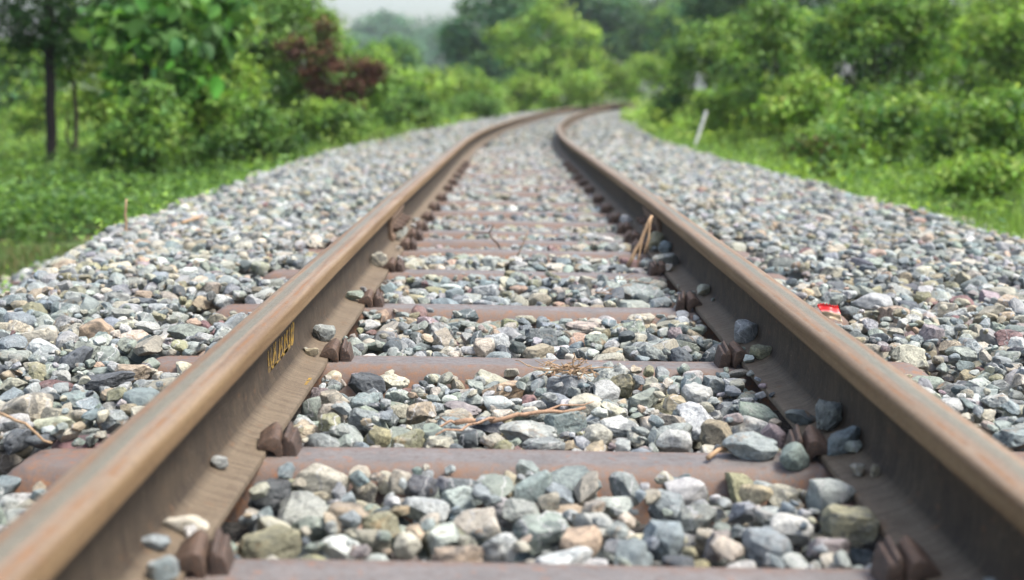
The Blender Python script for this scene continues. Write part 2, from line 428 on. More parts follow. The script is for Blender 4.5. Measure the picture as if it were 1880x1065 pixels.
ORD = ['first', 'second', 'third', 'fourth', 'fifth', 'sixth', 'seventh', 'eighth', 'ninth', 'tenth', 'eleventh', 'twelfth', 'thirteenth', 'fourteenth', 'fifteenth', 'sixteenth',
       'seventeenth', 'eighteenth', 'nineteenth', 'twentieth']
SL_LABEL = {0: 'first steel sleeper from the viewer, cut off by the lower picture edge', 1: 'second steel sleeper from the viewer, with orange rust along its near flank',
            2: 'third steel sleeper from the viewer, with the straw clump against its flank', 3: 'fourth steel sleeper from the viewer, crossing just past the yellow paint marks',
            4: 'fifth steel sleeper from the viewer, before the leaning dry stalk', 5: 'sixth steel sleeper from the viewer, last before the bolted rail joint'}
N_SL = 24
def box_profile(name, prof, y0, y1, mat, parent, bev=.003, twist=0.0):
    bm = bmesh.new()
    va = [bm.verts.new((x, y0, z)) for x, z in prof]; vb = [bm.verts.new((x, y1, z)) for x, z in prof]
    n = len(prof)
    for i in range(n): bm.faces.new((va[i], va[(i + 1) % n], vb[(i + 1) % n], vb[i]))
    bm.faces.new(va[::-1]); bm.faces.new(vb)
    bmesh.ops.recalc_face_normals(bm, faces=bm.faces)
    bmesh.ops.bevel(bm, geom=list(bm.edges), offset=bev * .5, segments=2, affect='EDGES', profile=.5)
    bmesh.ops.subdivide_edges(bm, edges=[e for e in bm.edges if e.calc_length() > .012], cuts=2)
    for v in bm.verts:
        v.co += Vector((1, 1, 1)) * .0007 * mnoise.noise(v.co * 70) + Vector((.0, .0025, .0012)) * mnoise.noise(v.co * 25 + Vector((3, 1, 2)))
    for v in bm.verts:
        if v.co.z > .012 and y1 < .1: v.co.z *= 1 + (v.co.y - y0) * 4.2 - .10
    me = bm_mesh(name, bm, True); me.set_sharp_from_angle(angle=R(32))
    return me
# profile in (towards track centre from foot edge, up); jaw grips the foot, lug stands behind it
JAW = [(-.025, .0160), (-.0235, .0245), (-.012, .032), (.004, .040), (.016, .043), (.027, .037), (.0335, .022), (.0345, .006), (.029, -.007), (.024, -.006), (.018, .004), (.010, .0115), (.001, .0140), (-.010, .0155)]
LUG = [(.0375, -.004), (.0365, .024), (.0385, .038), (.044, .044), (.050, .042), (.0535, .034), (.056, .0325), (.0585, .036), (.0635, .034), (.0685, .022), (.0745, -.006)]
JM = box_profile('jaw', JAW, -.040, .036, None, None, .003); LM = box_profile('lug', LUG, -.030, .042, None, None, .003)
def flip(me, name):
    m2 = me.copy(); m2.name = name; m2.transform(Matrix.Diagonal((1, -1, 1, 1))); m2.flip_normals(); return m2
JM2, LM2 = flip(JM, 'jaw'), flip(LM, 'lug')
for m_, mt in ((JM, M_CLIP), (LM, M_LUG), (JM2, M_CLIP), (LM2, M_LUG)): m_.materials.append(mt)
for i in range(N_SL):
    s = SLEEP[i]; x, y = track(0, s)
    lab = SL_LABEL[i] if i in SL_LABEL else f'rusty steel sleeper past the bolted rail joint, {ORD[i - 6]} beyond it'
    so = link('sleeper', SM, M_SLEEPER, label=lab, category='sleeper', group='steel trough sleepers under the rails')
    so.location = (float(x), float(y), float(drop(s))); so.rotation_euler = (0, R(rng.normal(0, .15)), heading(s) + R(rng.normal(-.15, .3)))
    for side in (-1, 1):
        for inner in (1, 0):
            if not inner and i > 9: continue
            if i > 16: continue
            ue = side * (UC - .075) if inner else side * (UC + .075)
            cx, cy = track(ue, s + rng.normal(0, .006))
            d = -side if inner else side                # direction away from the rail
            place = 'inside' if inner else 'outside'
            which = ('the yellow-marked rail' if side < 0 else 'the wrapper-side rail')
            tie = f'{ORD[i]} sleeper'
            c = empty('rail_clip', (float(cx), float(cy), float(drop(s))), heading(s) + (0 if d > 0 else math.pi) + R(rng.normal(0, 3)),
                      label=f'brown rusty two-piece rail clip {place} {which} on the {tie}', category='rail clip', group='rail clips holding the rails to the sleepers')
            c.scale = (.70, .72, .92)
            j = link('jaw', JM if d > 0 else JM2, None, c); l = link('lug', LM if d > 0 else LM2, None, c)
            l.rotation_euler = (0, 0, R(rng.normal(0, 4))); j.rotation_euler = (0, R(rng.normal(0, 2)), R(rng.normal(0, 4)))

# joint bars
def joint_bar(side):
    s0 = JOINT; ang = heading(s0)
    ue = side * (UC - .012); x, y = track(ue, s0)
    e = empty('fishplate', (float(x), float(y), float(drop(s0))), ang + (math.pi if side > 0 else 0), label='bolted rusty joint bar on the web of the %s rail' % ('yellow-marked' if side < 0 else 'wrapper-side'), category='rail joint', group='joint bars bolted to the rail webs')
    prof = [(-.001, .034), (.012, .029), (.022, .034), (.021, .048), (.012, .056), (.011, .098), (.017, .110), (.020, .122), (.010, .124), (-.001, .116)]
    bm = box_profile('bar', prof, -.24, .24, None, None, .002)
    link('bar', bm, M_PLATE, e)
    for k in (-.17, -.065, .065, .17):
        b = bmesh.new()
        bmesh.ops.create_cone(b, cap_ends=True, segments=6, radius1=.021, radius2=.019, depth=.022, matrix=Matrix.Translation((.021, k, .076)) @ Matrix.Rotation(R(90), 4, 'Y'))
        bmesh.ops.create_cone(b, cap_ends=True, segments=10, radius1=.011, radius2=.010, depth=.022, matrix=Matrix.Translation((.040, k, .076)) @ Matrix.Rotation(R(90), 4, 'Y'))
        link('nut', bm_mesh('nut', b), M_CLIP, e)
joint_bar(-1); joint_bar(1)

# ------------------------------------------------------------------ stones
def ico(sub):
    bm = bmesh.new(); bmesh.ops.create_icosphere(bm, subdivisions=sub, radius=1)
    V = np.array([v.co for v in bm.verts]); Fc = np.array([[v.index for v in f.verts] for f in bm.faces]); bm.free()
    return V / np.linalg.norm(V, axis=1)[:, None], Fc
ICO = {k: ico(k) for k in (2, 3, 5)}
def rand_dirs(n):
    d = rng.normal(size=(n, 3)); return d / np.linalg.norm(d, axis=1)[:, None]
NPROTO = 44
PROTO = []
for k in range(NPROTO):
    n = int(rng.integers(7, 13)); ch = int(rng.integers(8, 18)); N = np.concatenate([rand_dirs(n), rand_dirs(ch), [[0, 0, 1.], [0, 0, -1.]]]); D = np.concatenate([rng.uniform(.50, .95, n), rng.uniform(.86, 1.06, ch), rng.uniform(.6, .9, 2)])
    rounded = k % 5 == 0
    p = rng.uniform(12, 20) if rounded else rng.uniform(90, 220)
    PROTO.append((N, D, p, rounded, rng.uniform(0, 100)))
def stone_verts(k, sub):
    N, D, p, rounded, seed = PROTO[k]
    v = ICO[sub][0]
    q = np.maximum(v @ N.T, 1e-4) / D
    mx = q.max(1, keepdims=True)
    r = (mx[:, 0] * ((q / mx) ** p).sum(1) ** (1 / p)) ** -1
    r = np.minimum(r, 1.08)
    V = v * r[:, None]
    nz = vnoise(V, 1.5, seed) * .09 + vnoise(V, 4.0, seed + 9) * (.02 if rounded else .045)
    if sub >= 5: nz = nz + vnoise(V, 9.0, seed + 3) * (.006 if rounded else .022) - np.maximum(vnoise(V, 3.1, seed + 31) - .18, 0) * (0 if rounded else .22)
    V = V * (1 + nz)[:, None]
    return V / np.abs(V).max(0)
PV2 = [stone_verts(k, 2) for k in range(NPROTO)]
PV3 = [stone_verts(k, 3) for k in range(NPROTO)]
HI = {}
def hi_mesh(k):
    if k not in HI:
        me = mesh_from('stone', stone_verts(k, 5), ICO[5][1], None, True); me.materials.append(M_STONE); me.set_sharp_from_angle(angle=R(26)); HI[k] = me
    return HI[k]

# name, linear albedo, weight
PAL = [('pale grey', (.40, .41, .395), 17), ('grey', (.27, .285, .28), 20), ('blue-grey', (.205, .238, .25), 13), ('green-grey', (.255, .28, .245), 14), ('dark slate', (.085, .095, .102), 7),
       ('tan', (.40, .325, .225), 6), ('cream', (.52, .465, .37), 9), ('peach', (.46, .32, .225), 1.5), ('olive', (.27, .245, .15), 4), ('maroon', (.17, .095, .09), 1.2), ('mauve', (.29, .235, .235), 1.6), ('white', (.60, .60, .57), 5)]
PAL.append(('beige', (.37, .335, .265), 12))
PAL = [(n_, tuple(t_ * .86 * (.30 / (sum(k_) / 3)) ** .24 * (c + .15 * (sum(k_) / 3 - c)) for c, t_ in zip(k_, (.965, 1.0, .975))), w_) for n_, k_, w_ in PAL]
PN = [p[0] for p in PAL]; PW = np.array([p[2] for p in PAL], float); PW /= PW.sum()

def ellipsoid_M(Rm, a, b, c):
    return Rm @ np.diag([a * a, b * b, c * c]) @ Rm.T
def rotm(rz, tx, ty):
    return np.array(Matrix.Rotation(rz, 3, 'Z') @ Matrix.Rotation(tx, 3, 'X') @ Matrix.Rotation(ty, 3, 'Y'))

class Bed:
    def __init__(self, u0, u1, s0, s1, cell, blocked=True):
        self.u0, self.s0, self.c = u0, s0, cell
        self.nu, self.ns = int((u1 - u0) / cell), int((s1 - s0) / cell)
        self.U, self.S = np.meshgrid(u0 + (np.arange(self.nu) + .5) * cell, s0 + (np.arange(self.ns) + .5) * cell, indexing='ij')
        self.base = bed_top(self.U, self.S); self.D = drop(self.S)
        self.T = self.base + .012 * np.sin(self.U * 5.1 + self.S * 1.3) * np.sin(self.S * 4.3 - self.U) 
        inside = np.abs(self.U) < .46
        self.T = np.where(inside & (self.S > 4.4) & (self.S < 10), self.T - .007, self.T)
        self.T = np.where(inside, self.T - .020, self.T)
        self.H = self.base - .10
        for i, s in enumerate(SLEEP):
            if s < s0 - .3 or s > s1 + .3: continue
            t = self.S - s
            m = (np.abs(t) < .108) & (np.abs(self.U) < HALF)
            self.H = np.where(m, np.maximum(self.H, sleeper_z(t) + self.D), self.H)
            crest = (np.abs(t) < np.where(np.abs(self.U) < .46, .052, .040)) & (np.abs(self.U) < HALF)
            hide = np.sin(self.U * 9 + i * 2.4) + np.sin(self.U * 23 + i)
            bare = crest & ((np.abs(self.U) < .46) | (hide > (-2.0 if i < 6 and np.abs(s) < 4 else -.5)))
            self.T = np.where(bare, -.05 + self.D, self.T)
            if 1 <= i <= 5:
                ends = (np.abs(self.U) > .62) & (np.abs(self.U) < .96) & (t > -.30) & (t < .02)
                self.T = np.where(ends, self.T - .026, self.T)
            front = inside & (t > -.15) & (t <= -.06)             # lower in front of each sleeper's near flank
            self.T = np.where(front, self.T - .004, self.T)
        self.block = np.abs(np.abs(self.U) - UC) < .072
        self.block |= (np.abs(np.abs(self.U) - UC) < .155) & (np.min(np.abs(self.S[..., None] - np.array(SLEEP[:18])[None, None]), -1) < .034) if s0 < 8 else False
        self.stones = []
    def footprint(self, u, s, Q, ru, rs):
        i0 = max(int((u - ru - self.u0) / self.c), 0); i1 = min(int((u + ru - self.u0) / self.c) + 1, self.nu)
        j0 = max(int((s - rs - self.s0) / self.c), 0); j1 = min(int((s + rs - self.s0) / self.c) + 1, self.ns)
        if i1 <= i0 or j1 <= j0: return None
        sl = (slice(i0, i1), slice(j0, j1))
        x = self.U[sl] - u; y = self.S[sl] - s
        A = Q[2, 2]; B = 2 * (Q[0, 2] * x + Q[1, 2] * y); Cc = Q[0, 0] * x * x + 2 * Q[0, 1] * x * y + Q[1, 1] * y * y - 1
        disc = B * B - 4 * A * Cc
        m = disc > 0
        if not m.any(): return None
        rt = np.sqrt(np.maximum(disc, 0)) / (2 * A); mid = -B / (2 * A)
        return sl, m, mid - rt, mid + rt
    def drop(self, u, s, Rm, a, b, c, ci, proto, over=.03, force=False, rnd=None, zc=None):
        M = ellipsoid_M(Rm, a, b, c); Q = np.linalg.inv(M)
        fp = self.footprint(u, s, Q, math.sqrt(M[0, 0]), math.sqrt(M[1, 1]))
        if fp is None: return False
        sl, m, lo, hi = fp
        if not force and (self.block[sl] & m).any(): return False
        if zc is None:
            gap = (self.H[sl] - lo)[m]
            z = np.partition(gap, int(len(gap) * .82))[int(len(gap) * .82)] - .10 * c if len(gap) > 12 else gap.max()
        else: z = zc
        if not force:
            if ((z + hi - self.T[sl])[m]).max() > over: return False
        Hs = self.H[sl]; Hs[m] = np.maximum(Hs[m], (z + hi)[m])
        self.stones.append((u, s, z, Rm, a, b, c, ci, proto, rng.random() if rnd is None else rnd))
        return True
    def fill(self, rounds, per, mean, sd, amax, gap=.012, tilt=.3):
        for _ in range(rounds):
            de = self.T - self.H
            ok = np.flatnonzero((de > gap) & ~self.block)
            if len(ok) == 0: break
            w = de.ravel()[ok]; w = np.maximum(w, 0) ** 1.2
            pick = rng.choice(ok, size=min(per, len(ok)), p=w / w.sum())
            for f in pick:
                i, j = divmod(int(f), self.ns)
                if self.T[i, j] - self.H[i, j] < gap: continue
                a = min(amax, math.exp(rng.normal(math.log(mean), sd))); b = a * rng.uniform(.58, .92); c = a * rng.uniform(.36, .66)
                u = self.U[i, j] + rng.uniform(-.5, .5) * self.c; s = self.S[i, j] + rng.uniform(-.5, .5) * self.c
                Rm = rotm(rng.uniform(0, 6.283), rng.normal(0, tilt), rng.normal(0, tilt))
                ci = int(rng.choice(len(PAL), p=PW))
                if not self.drop(u, s, Rm, a, b, c, ci, int(rng.integers(NPROTO)), over=.012 + .55 * c):
                    k = rng.uniform(.62, .82)
                    self.drop(u, s, Rm, a * k, b * k, c * k, ci, int(rng.integers(NPROTO)), over=.026)

near = Bed(-2.75, 3.0, .75, 5.6, .0075)
near.T -= .035
near.fill(5, 1300, .040, .26, .062)
near.T += .035
# the stones that stand out in the photograph: px, py, width px, height px, colour, yaw, tilt, round?, level
HERO = [(497, 985, 118, 66, 'olive', .3, .2, 0, 0), (648, 930, 98, 48, 'tan', 0, .1, 1, 0), (850, 882, 86, 50, 'dark slate', .1, .1, 1, 0), (772, 918, 112, 50, 'pale grey', .2, .15, 0, 0),
 (880, 943, 100, 52, 'cream', 0, .1, 1, 0), (998, 962, 112, 60, 'grey', -.2, .2, 0, 0), (1060, 980, 98, 62, 'peach', .5, .3, 0, 0), (1028, 1014, 122, 50, 'white', 0, .1, 0, 0),
 (1118, 915, 90, 48, 'white', -.5, .3, 0, 0), (1150, 880, 70, 64, 'grey', .2, .4, 0, 0), (1256, 888, 86, 66, 'pale grey', .2, .2, 1, 0), (1212, 972, 104, 84, 'blue-grey', .7, .35, 0, 0),
 (835, 1006, 104, 52, 'tan', .1, .1, 0, 0), (812, 978, 92, 62, 'white', .6, .3, 0, 0), (626, 990, 74, 60, 'white', .2, .3, 0, 0), (742, 988, 62, 48, 'cream', 1, .2, 1, 0), (1402, 985, 112, 84, 'blue-grey', .1, .3, 0, 0),
 (1318, 980, 54, 66, 'mauve', 1.2, .5, 0, 0), (1559, 928, 54, 48, 'maroon', .5, .3, 0, 0), (1627, 916, 108, 76, 'pale grey', .4, .3, 1, 0), (1688, 971, 108, 62, 'olive', -.1, .1, 0, 0),
 (1682, 928, 60, 54, 'dark slate', .4, .2, 0, 0), (1522, 988, 98, 42, 'mauve', .3, .2, 0, 0), (1786, 1020, 96, 96, 'blue-grey', 1.2, .5, 0, 0), (1379, 836, 102, 58, 'grey', .2, .25, 0, 0),
 (1462, 852, 72, 54, 'green-grey', .2, .2, 1, 0), (1390, 893, 66, 38, 'tan', .1, .2, 1, 0), (1424, 792, 54, 64, 'mauve', 1.3, .4, 1, 0), (1387, 753, 94, 70, 'green-grey', .2, .4, 1, 0),
 (1322, 787, 76, 70, 'tan', .3, .6, 0, 0), (1241, 800, 72, 48, 'pale grey', .1, .2, 1, 0), (1274, 714, 70, 58, 'white', .3, .3, 0, 0), (1180, 720, 70, 40, 'green-grey', .2, .3, 0, 0),
 (668, 694, 86, 56, 'dark slate', -.2, .3, 0, 0), (563, 738, 44, 60, 'green-grey', 1.3, .5, 1, 0), (588, 716, 36, 36, 'mauve', .3, .3, 0, 0), (614, 722, 58, 50, 'cream', .5, .4, 1, 0),
 (915, 731, 68, 38, 'pale grey', 0, .1, 1, 0), (765, 748, 80, 40, 'tan', .2, .2, 0, 0), (845, 740, 70, 30, 'mauve', 0, .1, 0, 0), (1040, 762, 84, 46, 'grey', -.1, .3, 0, 0), (1135, 770, 88, 32, 'white', 0, .05, 0, 0),
 (1092, 790, 66, 42, 'cream', .2, .2, 1, 0), (865, 795, 50, 46, 'dark slate', 1.0, .5, 1, 0), (970, 780, 110, 46, 'pale grey', .1, .15, 0, 0), (1000, 808, 80, 28, 'grey', 0, .1, 0, 0),
 (690, 790, 60, 50, 'olive', .7, .5, 0, 0), (745, 798, 74, 46, 'olive', .2, .3, 0, 0), (800, 805, 80, 42, 'cream', .1, .2, 0, 0), (720, 690, 58, 34, 'cream', .3, .3, 0, 0),
 (175, 614, 66, 56, 'peach', .3, .5, 1, 0), (34, 597, 72, 54, 'blue-grey', .1, .4, 0, 0), (190, 704, 106, 32, 'dark slate', .05, .1, 0, 0), (143, 740, 94, 32, 'blue-grey', .1, .15, 0, 0), (101, 718, 62, 32, 'maroon', .2, .2, 0, 0),
 (105, 789, 86, 42, 'cream', .1, .2, 1, 0), (30, 782, 66, 42, 'white', .3, .2, 1, 0), (240, 688, 66, 38, 'tan', .2, .2, 0, 0), (85, 692, 76, 40, 'green-grey', 0, .1, 1, 0), (345, 615, 76, 36, 'green-grey', .1, .2, 0, 0),
 (72, 628, 80, 46, 'cream', .3, .4, 0, 0), (115, 575, 60, 44, 'blue-grey', .5, .5, 0, 0), (260, 560, 52, 30, 'dark slate', .2, .3, 0, 0), (260, 545, 40, 20, 'tan', 0, .1, 0, 0), (270, 596, 50, 40, 'grey', .8, .4, 0, 0),
 (1708, 626, 48, 62, 'mauve', 1.3, .5, 0, 0), (1640, 436, 48, 20, 'tan', 0, .1, 0, 0), (1805, 605, 46, 34, 'blue-grey', .2, .4, 0, 0), (1695, 502, 56, 28, 'cream', .2, .2, 1, 0), (1628, 415, 46, 24, 'pale grey', .1, .1, 1, 0),
 (1594, 500, 36, 26, 'dark slate', .1, .2, 0, 0), (1690, 550, 40, 26, 'olive', .2, .2, 0, 0), (1606, 540, 36, 28, 'olive', .4, .4, 0, 0), (1585, 602, 34, 32, 'cream', .3, .3, 0, 0), (1765, 655, 56, 36, 'grey', .1, .3, 0, 0), (1850, 560, 46, 30, 'tan', .4, .4, 0, 0),
 (1176, 530, 104, 48, 'grey', -.15, .2, 1, 0), (1128, 538, 66, 42, 'dark slate', .3, .3, 0, 0), (985, 542, 54, 30, 'cream', .1, .1, 1, 0), (925, 640, 34, 38, 'dark slate', .8, .6, 0, 0), (990, 638, 60, 28, 'tan', .1, .2, 0, 0),
 (955, 630, 38, 24, 'dark slate', .3, .1, 1, 0), (1045, 640, 52, 32, 'dark slate', .4, .3, 0, 0), (1122, 650, 70, 34, 'cream', -.3, .2, 1, 0), (1185, 632, 62, 32, 'grey', .1, .3, 0, 0), (1255, 632, 62, 38, 'green-grey', .2, .4, 0, 0), (1065, 592, 76, 24, 'cream', 0, .1, 0, 0),
 (727, 588, 42, 26, 'tan', .2, .3, 1, 0), (855, 590, 56, 24, 'green-grey', .1, .2, 0, 0), (775, 535, 56, 30, 'grey', .1, .2, 0, 0), (835, 532, 38, 24, 'blue-grey', .3, .3, 0, 0), (950, 522, 40, 14, 'peach', 0, .1, 0, 0), (830, 520, 46, 20, 'white', .1, .1, 1, 0), (795, 526, 60, 18, 'olive', .4, .3, 0, 0),
 (1020, 482, 50, 18, 'cream', 0, .1, 1, 0), (800, 484, 36, 18, 'tan', 0, .1, 0, 0),
 # resting on the rail feet beside the clips
 (1556, 774, 60, 66, 'green-grey', .8, .5, 0, 2), (1578, 812, 74, 52, 'blue-grey', .1, .3, 0, 2), (1527, 766, 44, 24, 'tan', .8, .3, 0, 2), (1472, 757, 66, 30, 'dark slate', .4, .2, 0, 2), (1607, 862, 17, 25, 'tan', .3, .2, 0, 2),
 (583, 613, 52, 34, 'grey', .3, .3, 0, 2), (572, 641, 30, 18, 'tan', -.2, .2, 0, 2), (642, 541, 42, 20, 'green-grey', .2, .1, 0, 2), (687, 479, 36, 28, 'cream', .5, .3, 1, 2),
 (1386, 618, 56, 48, 'grey', .1, .2, 1, 2), (1407, 646, 52, 30, 'olive', -.2, .2, 0, 2), (1326, 628, 74, 44, 'dark slate', .7, .4, 0, 1), (1296, 534, 40, 25, 'cream', .3, .3, 0, 2), (1266, 531, 20, 13, 'dark slate', .3, .2, 0, 2),
 (1232, 478, 62, 30, 'green-grey', .3, .1, 1, 2), (1232, 460, 26, 28, 'blue-grey', 1.2, .6, 1, 2), (1204, 449, 38, 36, 'olive', .6, .5, 1, 2), (322, 955, 92, 30, 'cream', 0, .1, 1, 2), (280, 995, 58, 32, 'blue-grey', .3, .2, 0, 2), (300, 1035, 60, 44, 'blue-grey', .4, .3, 0, 2),
 (725, 430, 32, 24, 'pale grey', .3, .2, 1, 2), (1150, 402, 26, 20, 'pale grey', .2, .2, 1, 2), (1120, 352, 24, 18, 'white', .2, .2, 1, 2), (1126, 374, 22, 18, 'white', .2, .2, 1, 2)]
# let stones rest on the rail foot: raise the height field there
for sd in (-1, 1):
    du = np.abs(near.U - sd * UC)
    fz = np.interp(du, [.0, .012, .019, .036, .058, .0735, .0751], [.172, .06, .031, .0215, .0155, .0118, -1])
    near.H = np.maximum(near.H, fz)
rounds_ = [k for k in range(NPROTO) if PROTO[k][3]]; angs = [k for k in range(NPROTO) if not PROTO[k][3]]
n_base = len(near.stones)
keep = np.zeros_like(near.block)
for hi_, (px, py, w, h, cn, yaw, tl, rd, lev) in enumerate(HERO):
    zl = [.0, .02, .035][lev]
    q = at_z(px, py, zl); u, s = map(float, inv_track(q[0], q[1]))
    dist = project(q)[2]
    a = w * dist / F / 2 * 1.03; c = h * dist / F / 2 * .92; b = max(min(a, c) * .95, .72 * max(a, c) if lev < 2 else .6 * a)
    if c > a * 1.05: a, c, yaw2 = a, c, yaw * .0
    Rm = rotm(rng.normal(0, .25) + (yaw if yaw < .8 else 0), rng.normal(0, .12), (rng.choice([-1, 1]) * tl * .6) if h < w * 1.1 else .15)
    pool = rounds_ if rd else angs
    ru = math.sqrt(ellipsoid_M(Rm, a, b, c)[0, 0]); rz_ = math.sqrt(ellipsoid_M(Rm, a, b, c)[2, 2])
    sd = 1 if u > 0 else -1; du = abs(u) - UC; zc = None
    tmin = min(SLEEP, key=lambda q_: abs(q_ - s)) - s
    if lev < 2:
        zb = float(bed_top(u, s)) - (.020 if abs(u) < .46 else 0) - .30 * rz_
        zc = max(zb, float(sleeper_z(tmin)) + float(drop(s)) + .62 * rz_) if abs(tmin) < .1 and abs(u) < HALF else zb
    if lev == 2:
        e = min(max(-du, .012 + ru * .85), .062 + ru * .3); u = sd * (UC - e); zc = foot_z(min(max(e, .02), .07)) + rz_ * .86
    elif abs(du) < .074 + ru * .9:
        u = sd * (UC + (.074 + ru * .9) * (1 if du > 0 else -1))
    if near.drop(u, s, Rm, a, b, c, PN.index(cn), pool[(hi_ * 7) % len(pool)], force=True, zc=zc):
        M = ellipsoid_M(Rm, a, b, c)
        fp = near.footprint(u, s, np.linalg.inv(M), math.sqrt(M[0, 0]), math.sqrt(M[1, 1]))
        if fp: kk = keep[fp[0]]; kk[fp[1]] = True
for k in range(34):
    sd = rng.choice([-1, 1]); s = SLEEP[int(rng.integers(0, 8))] + rng.choice([-1, 1]) * rng.uniform(.02, .16); a = rng.uniform(.007, .019); e = rng.uniform(.02, .068)
    near.drop(sd * (UC - e), s, rotm(rng.uniform(0, 6), .1, .1), a, a * .8, a * .6, int(rng.choice(len(PAL), p=PW)), int(rng.integers(NPROTO)), force=True, zc=foot_z(e) + a * .5)
hero_ids = list(range(n_base, len(near.stones)))
near.block |= keep
qw = at_z(1524, 574, .01); near.block |= np.hypot((near.U - qw[0]) * .8, near.S - qw[1]) < .055
near.fill(9, 1400, .042, .26, .064, gap=.010)
near.fill(5, 1500, .023, .2, .032, gap=.014)
near.fill(4, 1800, .013, .2, .018, gap=.012)
for k in range(60):
    s = SLEEP[int(rng.integers(0, 8))] + rng.uniform(-.05, .04); u = rng.uniform(-.44, .44); a = rng.uniform(.004, .011)
    near.drop(u, s, rotm(rng.uniform(0, 6), .1, .1), a, a * .8, a * .6, int(rng.choice(len(PAL), p=PW)), int(rng.integers(NPROTO)), over=.03)
mid = Bed(-2.85, 3.2, 5.6, 15, .014)
mid.fill(9, 4000, .037, .24, .06, gap=.018)
far = Bed(-3.1, 3.3, 15, 78, .026)
far.block = np.abs(np.abs(far.U) - UC) < .074
far.fill(8, 11000, .040, .2, .06, gap=.03)
print('stones', len(near.stones), len(mid.stones), len(far.stones))

def world_of(st):
    u, s, z, Rm, a, b, c = st[:7]
    x, y = track(u, s); h = heading(s)
    Rw = np.array(Matrix.Rotation(h, 3, 'Z')) @ Rm
    return np.array([float(x), float(y), z]), Rw
# which stones show largest: paint their outlines far to near on a small canvas with the rails in front
W_, H_ = 940, 532
canvas = np.full((H_, W_), -1, np.int32)
items = []
for i, st in enumerate(near.stones):
    P, Rw = world_of(st); x, y, z = project(P)
    M = ellipsoid_M(Rw, *st[4:7]); rx = math.sqrt(RM[:, 0] @ M @ RM[:, 0]) * F / z; ry = math.sqrt(RM[:, 1] @ M @ RM[:, 1]) * F / z
    items.append((z, i, x / 2, y / 2, rx / 2 * .93, ry / 2 * .93))
for uc in (-UC, UC):
    for s in np.arange(.7, 6, .02):
        x, y = track(uc, s)
        for (za, zb, hw) in ((.134, .172, .036), (.0, .0115, .075), (.0, .14, .012)):
            cs = np.array([(float(x) + du, float(y) + ds, zz + float(drop(s))) for du in (-hw, hw) for ds in (0, .02) for zz in (za, zb)])
            qx, qy, qz = project(cs)
            items.append((qz.min(), -1, qx / 2, qy / 2, 0, 0))
for s in SLEEP[:10]:
    for t in np.arange(-.11, .111, .02):
        for uu in np.arange(-.92, .93, .04):
            x, y = track(uu, s + t); qx, qy, qz = project(np.array([float(x), float(y), float(sleeper_z(t) + drop(s))]))
            items.append((qz, -2, qx / 2, qy / 2, .021 * F / qz / 2, .006 * F / qz / 2))
items.sort(key=lambda t: -t[0])
for (z, i, x, y, rx, ry) in items:
    if i == -1:
        x0, x1, y0, y1 = int(x.min()), int(x.max()) + 1, int(y.min()), int(y.max()) + 1
        if x1 < 0 or y1 < 0 or x0 >= W_ or y0 >= H_: continue
        canvas[max(y0, 0):max(y1, 0), max(x0, 0):max(x1, 0)] = -1; continue
    x0, x1 = max(int(x - rx), 0), min(int(x + rx) + 2, W_); y0, y1 = max(int(y - ry), 0), min(int(y + ry) + 2, H_)
    if x1 <= x0 or y1 <= y0: continue
    yy, xx = np.mgrid[y0:y1, x0:x1]
    m = ((xx - x) / rx) ** 2 + ((yy - y) / ry) ** 2 <= 1
    canvas[y0:y1, x0:x1][m] = max(i, -1)
ids, cnt = np.unique(canvas[canvas >= 0], return_counts=True)
area = dict(zip(ids.tolist(), cnt.tolist()))
rank = sorted(area, key=lambda i: -area[i])
chosen = [i for i in hero_ids if area.get(i, 0) > 25]
hs = set(chosen)
for i in rank:
    if len(chosen) >= 300: break
    if i not in hs: chosen.append(i); hs.add(i)

# labels of the single stones
def zone(u):
    if u < -1.25: return 'far out past the yellow-marked rail'
    if u < -.45: return 'just outside the yellow-marked rail' if u > -.9 and u < -.6 else ('on the foot of the yellow-marked rail' if u > -.62 else 'outside the yellow-marked rail')
    if u < -.27: return 'close inside the yellow-marked rail'
    if u < -.09: return 'nearer the yellow-marked rail'
    if u < .09: return 'midway between the rails'
    if u < .27: return 'nearer the wrapper-side rail'
    if u < .45: return 'close inside the wrapper-side rail'
    if u < .62: return 'on the foot of the wrapper-side rail'
    if u < .9: return 'just outside the wrapper-side rail'
    if u < 1.25: return 'outside the wrapper-side rail'
    return 'far out past the wrapper-side rail'
def along(s):
    if s < SLEEP[0]: return 'before the first sleeper'
    for k in range(len(SLEEP) - 1):
        if s < SLEEP[k + 1]: return f'after {ORD[min(k, 19)]} sleeper'
    return 'far along'
def shape_word(st):
    a, b, c = st[4:7]
    if PROTO[st[8]][3]: return 'rounded'
    return 'flat' if c < .5 * a else ('chunky' if a > .036 else 'angular')
info = {}
for i in chosen:
    st = near.stones[i]
    info.setdefault((shape_word(st), PN[st[7]], zone(st[0]), along(st[1])), []).append(i)
labels = {}
for (sh, cn, zn, al), lst in info.items():
    lst.sort(key=lambda i: near.stones[i][1])
    for k, i in enumerate(lst):
        pre = '' if len(lst) == 1 else ('nearest ' if k == 0 else f'{ORD[k]} nearest ')
        labels[i] = f'{pre}{sh} {cn} stone {zn}, {al}'
for i in chosen:
    st = near.stones[i]; P, Rw = world_of(st)
    o = link('stone', hi_mesh(st[8]), None, label=labels[i], category='stone', group='ballast stones seen singly')
    a, b, c = st[4:7]
    o.matrix_world = Matrix.Translation(P) @ Matrix(Rw.tolist()).to_4x4() @ Matrix.Diagonal((a, b, c, 1))
    cc = np.array(PAL[st[7]][1]) * rng.uniform(.88, 1.12) * (1 + rng.normal(0, .025, 3))
    o.color = (*cc, st[9])
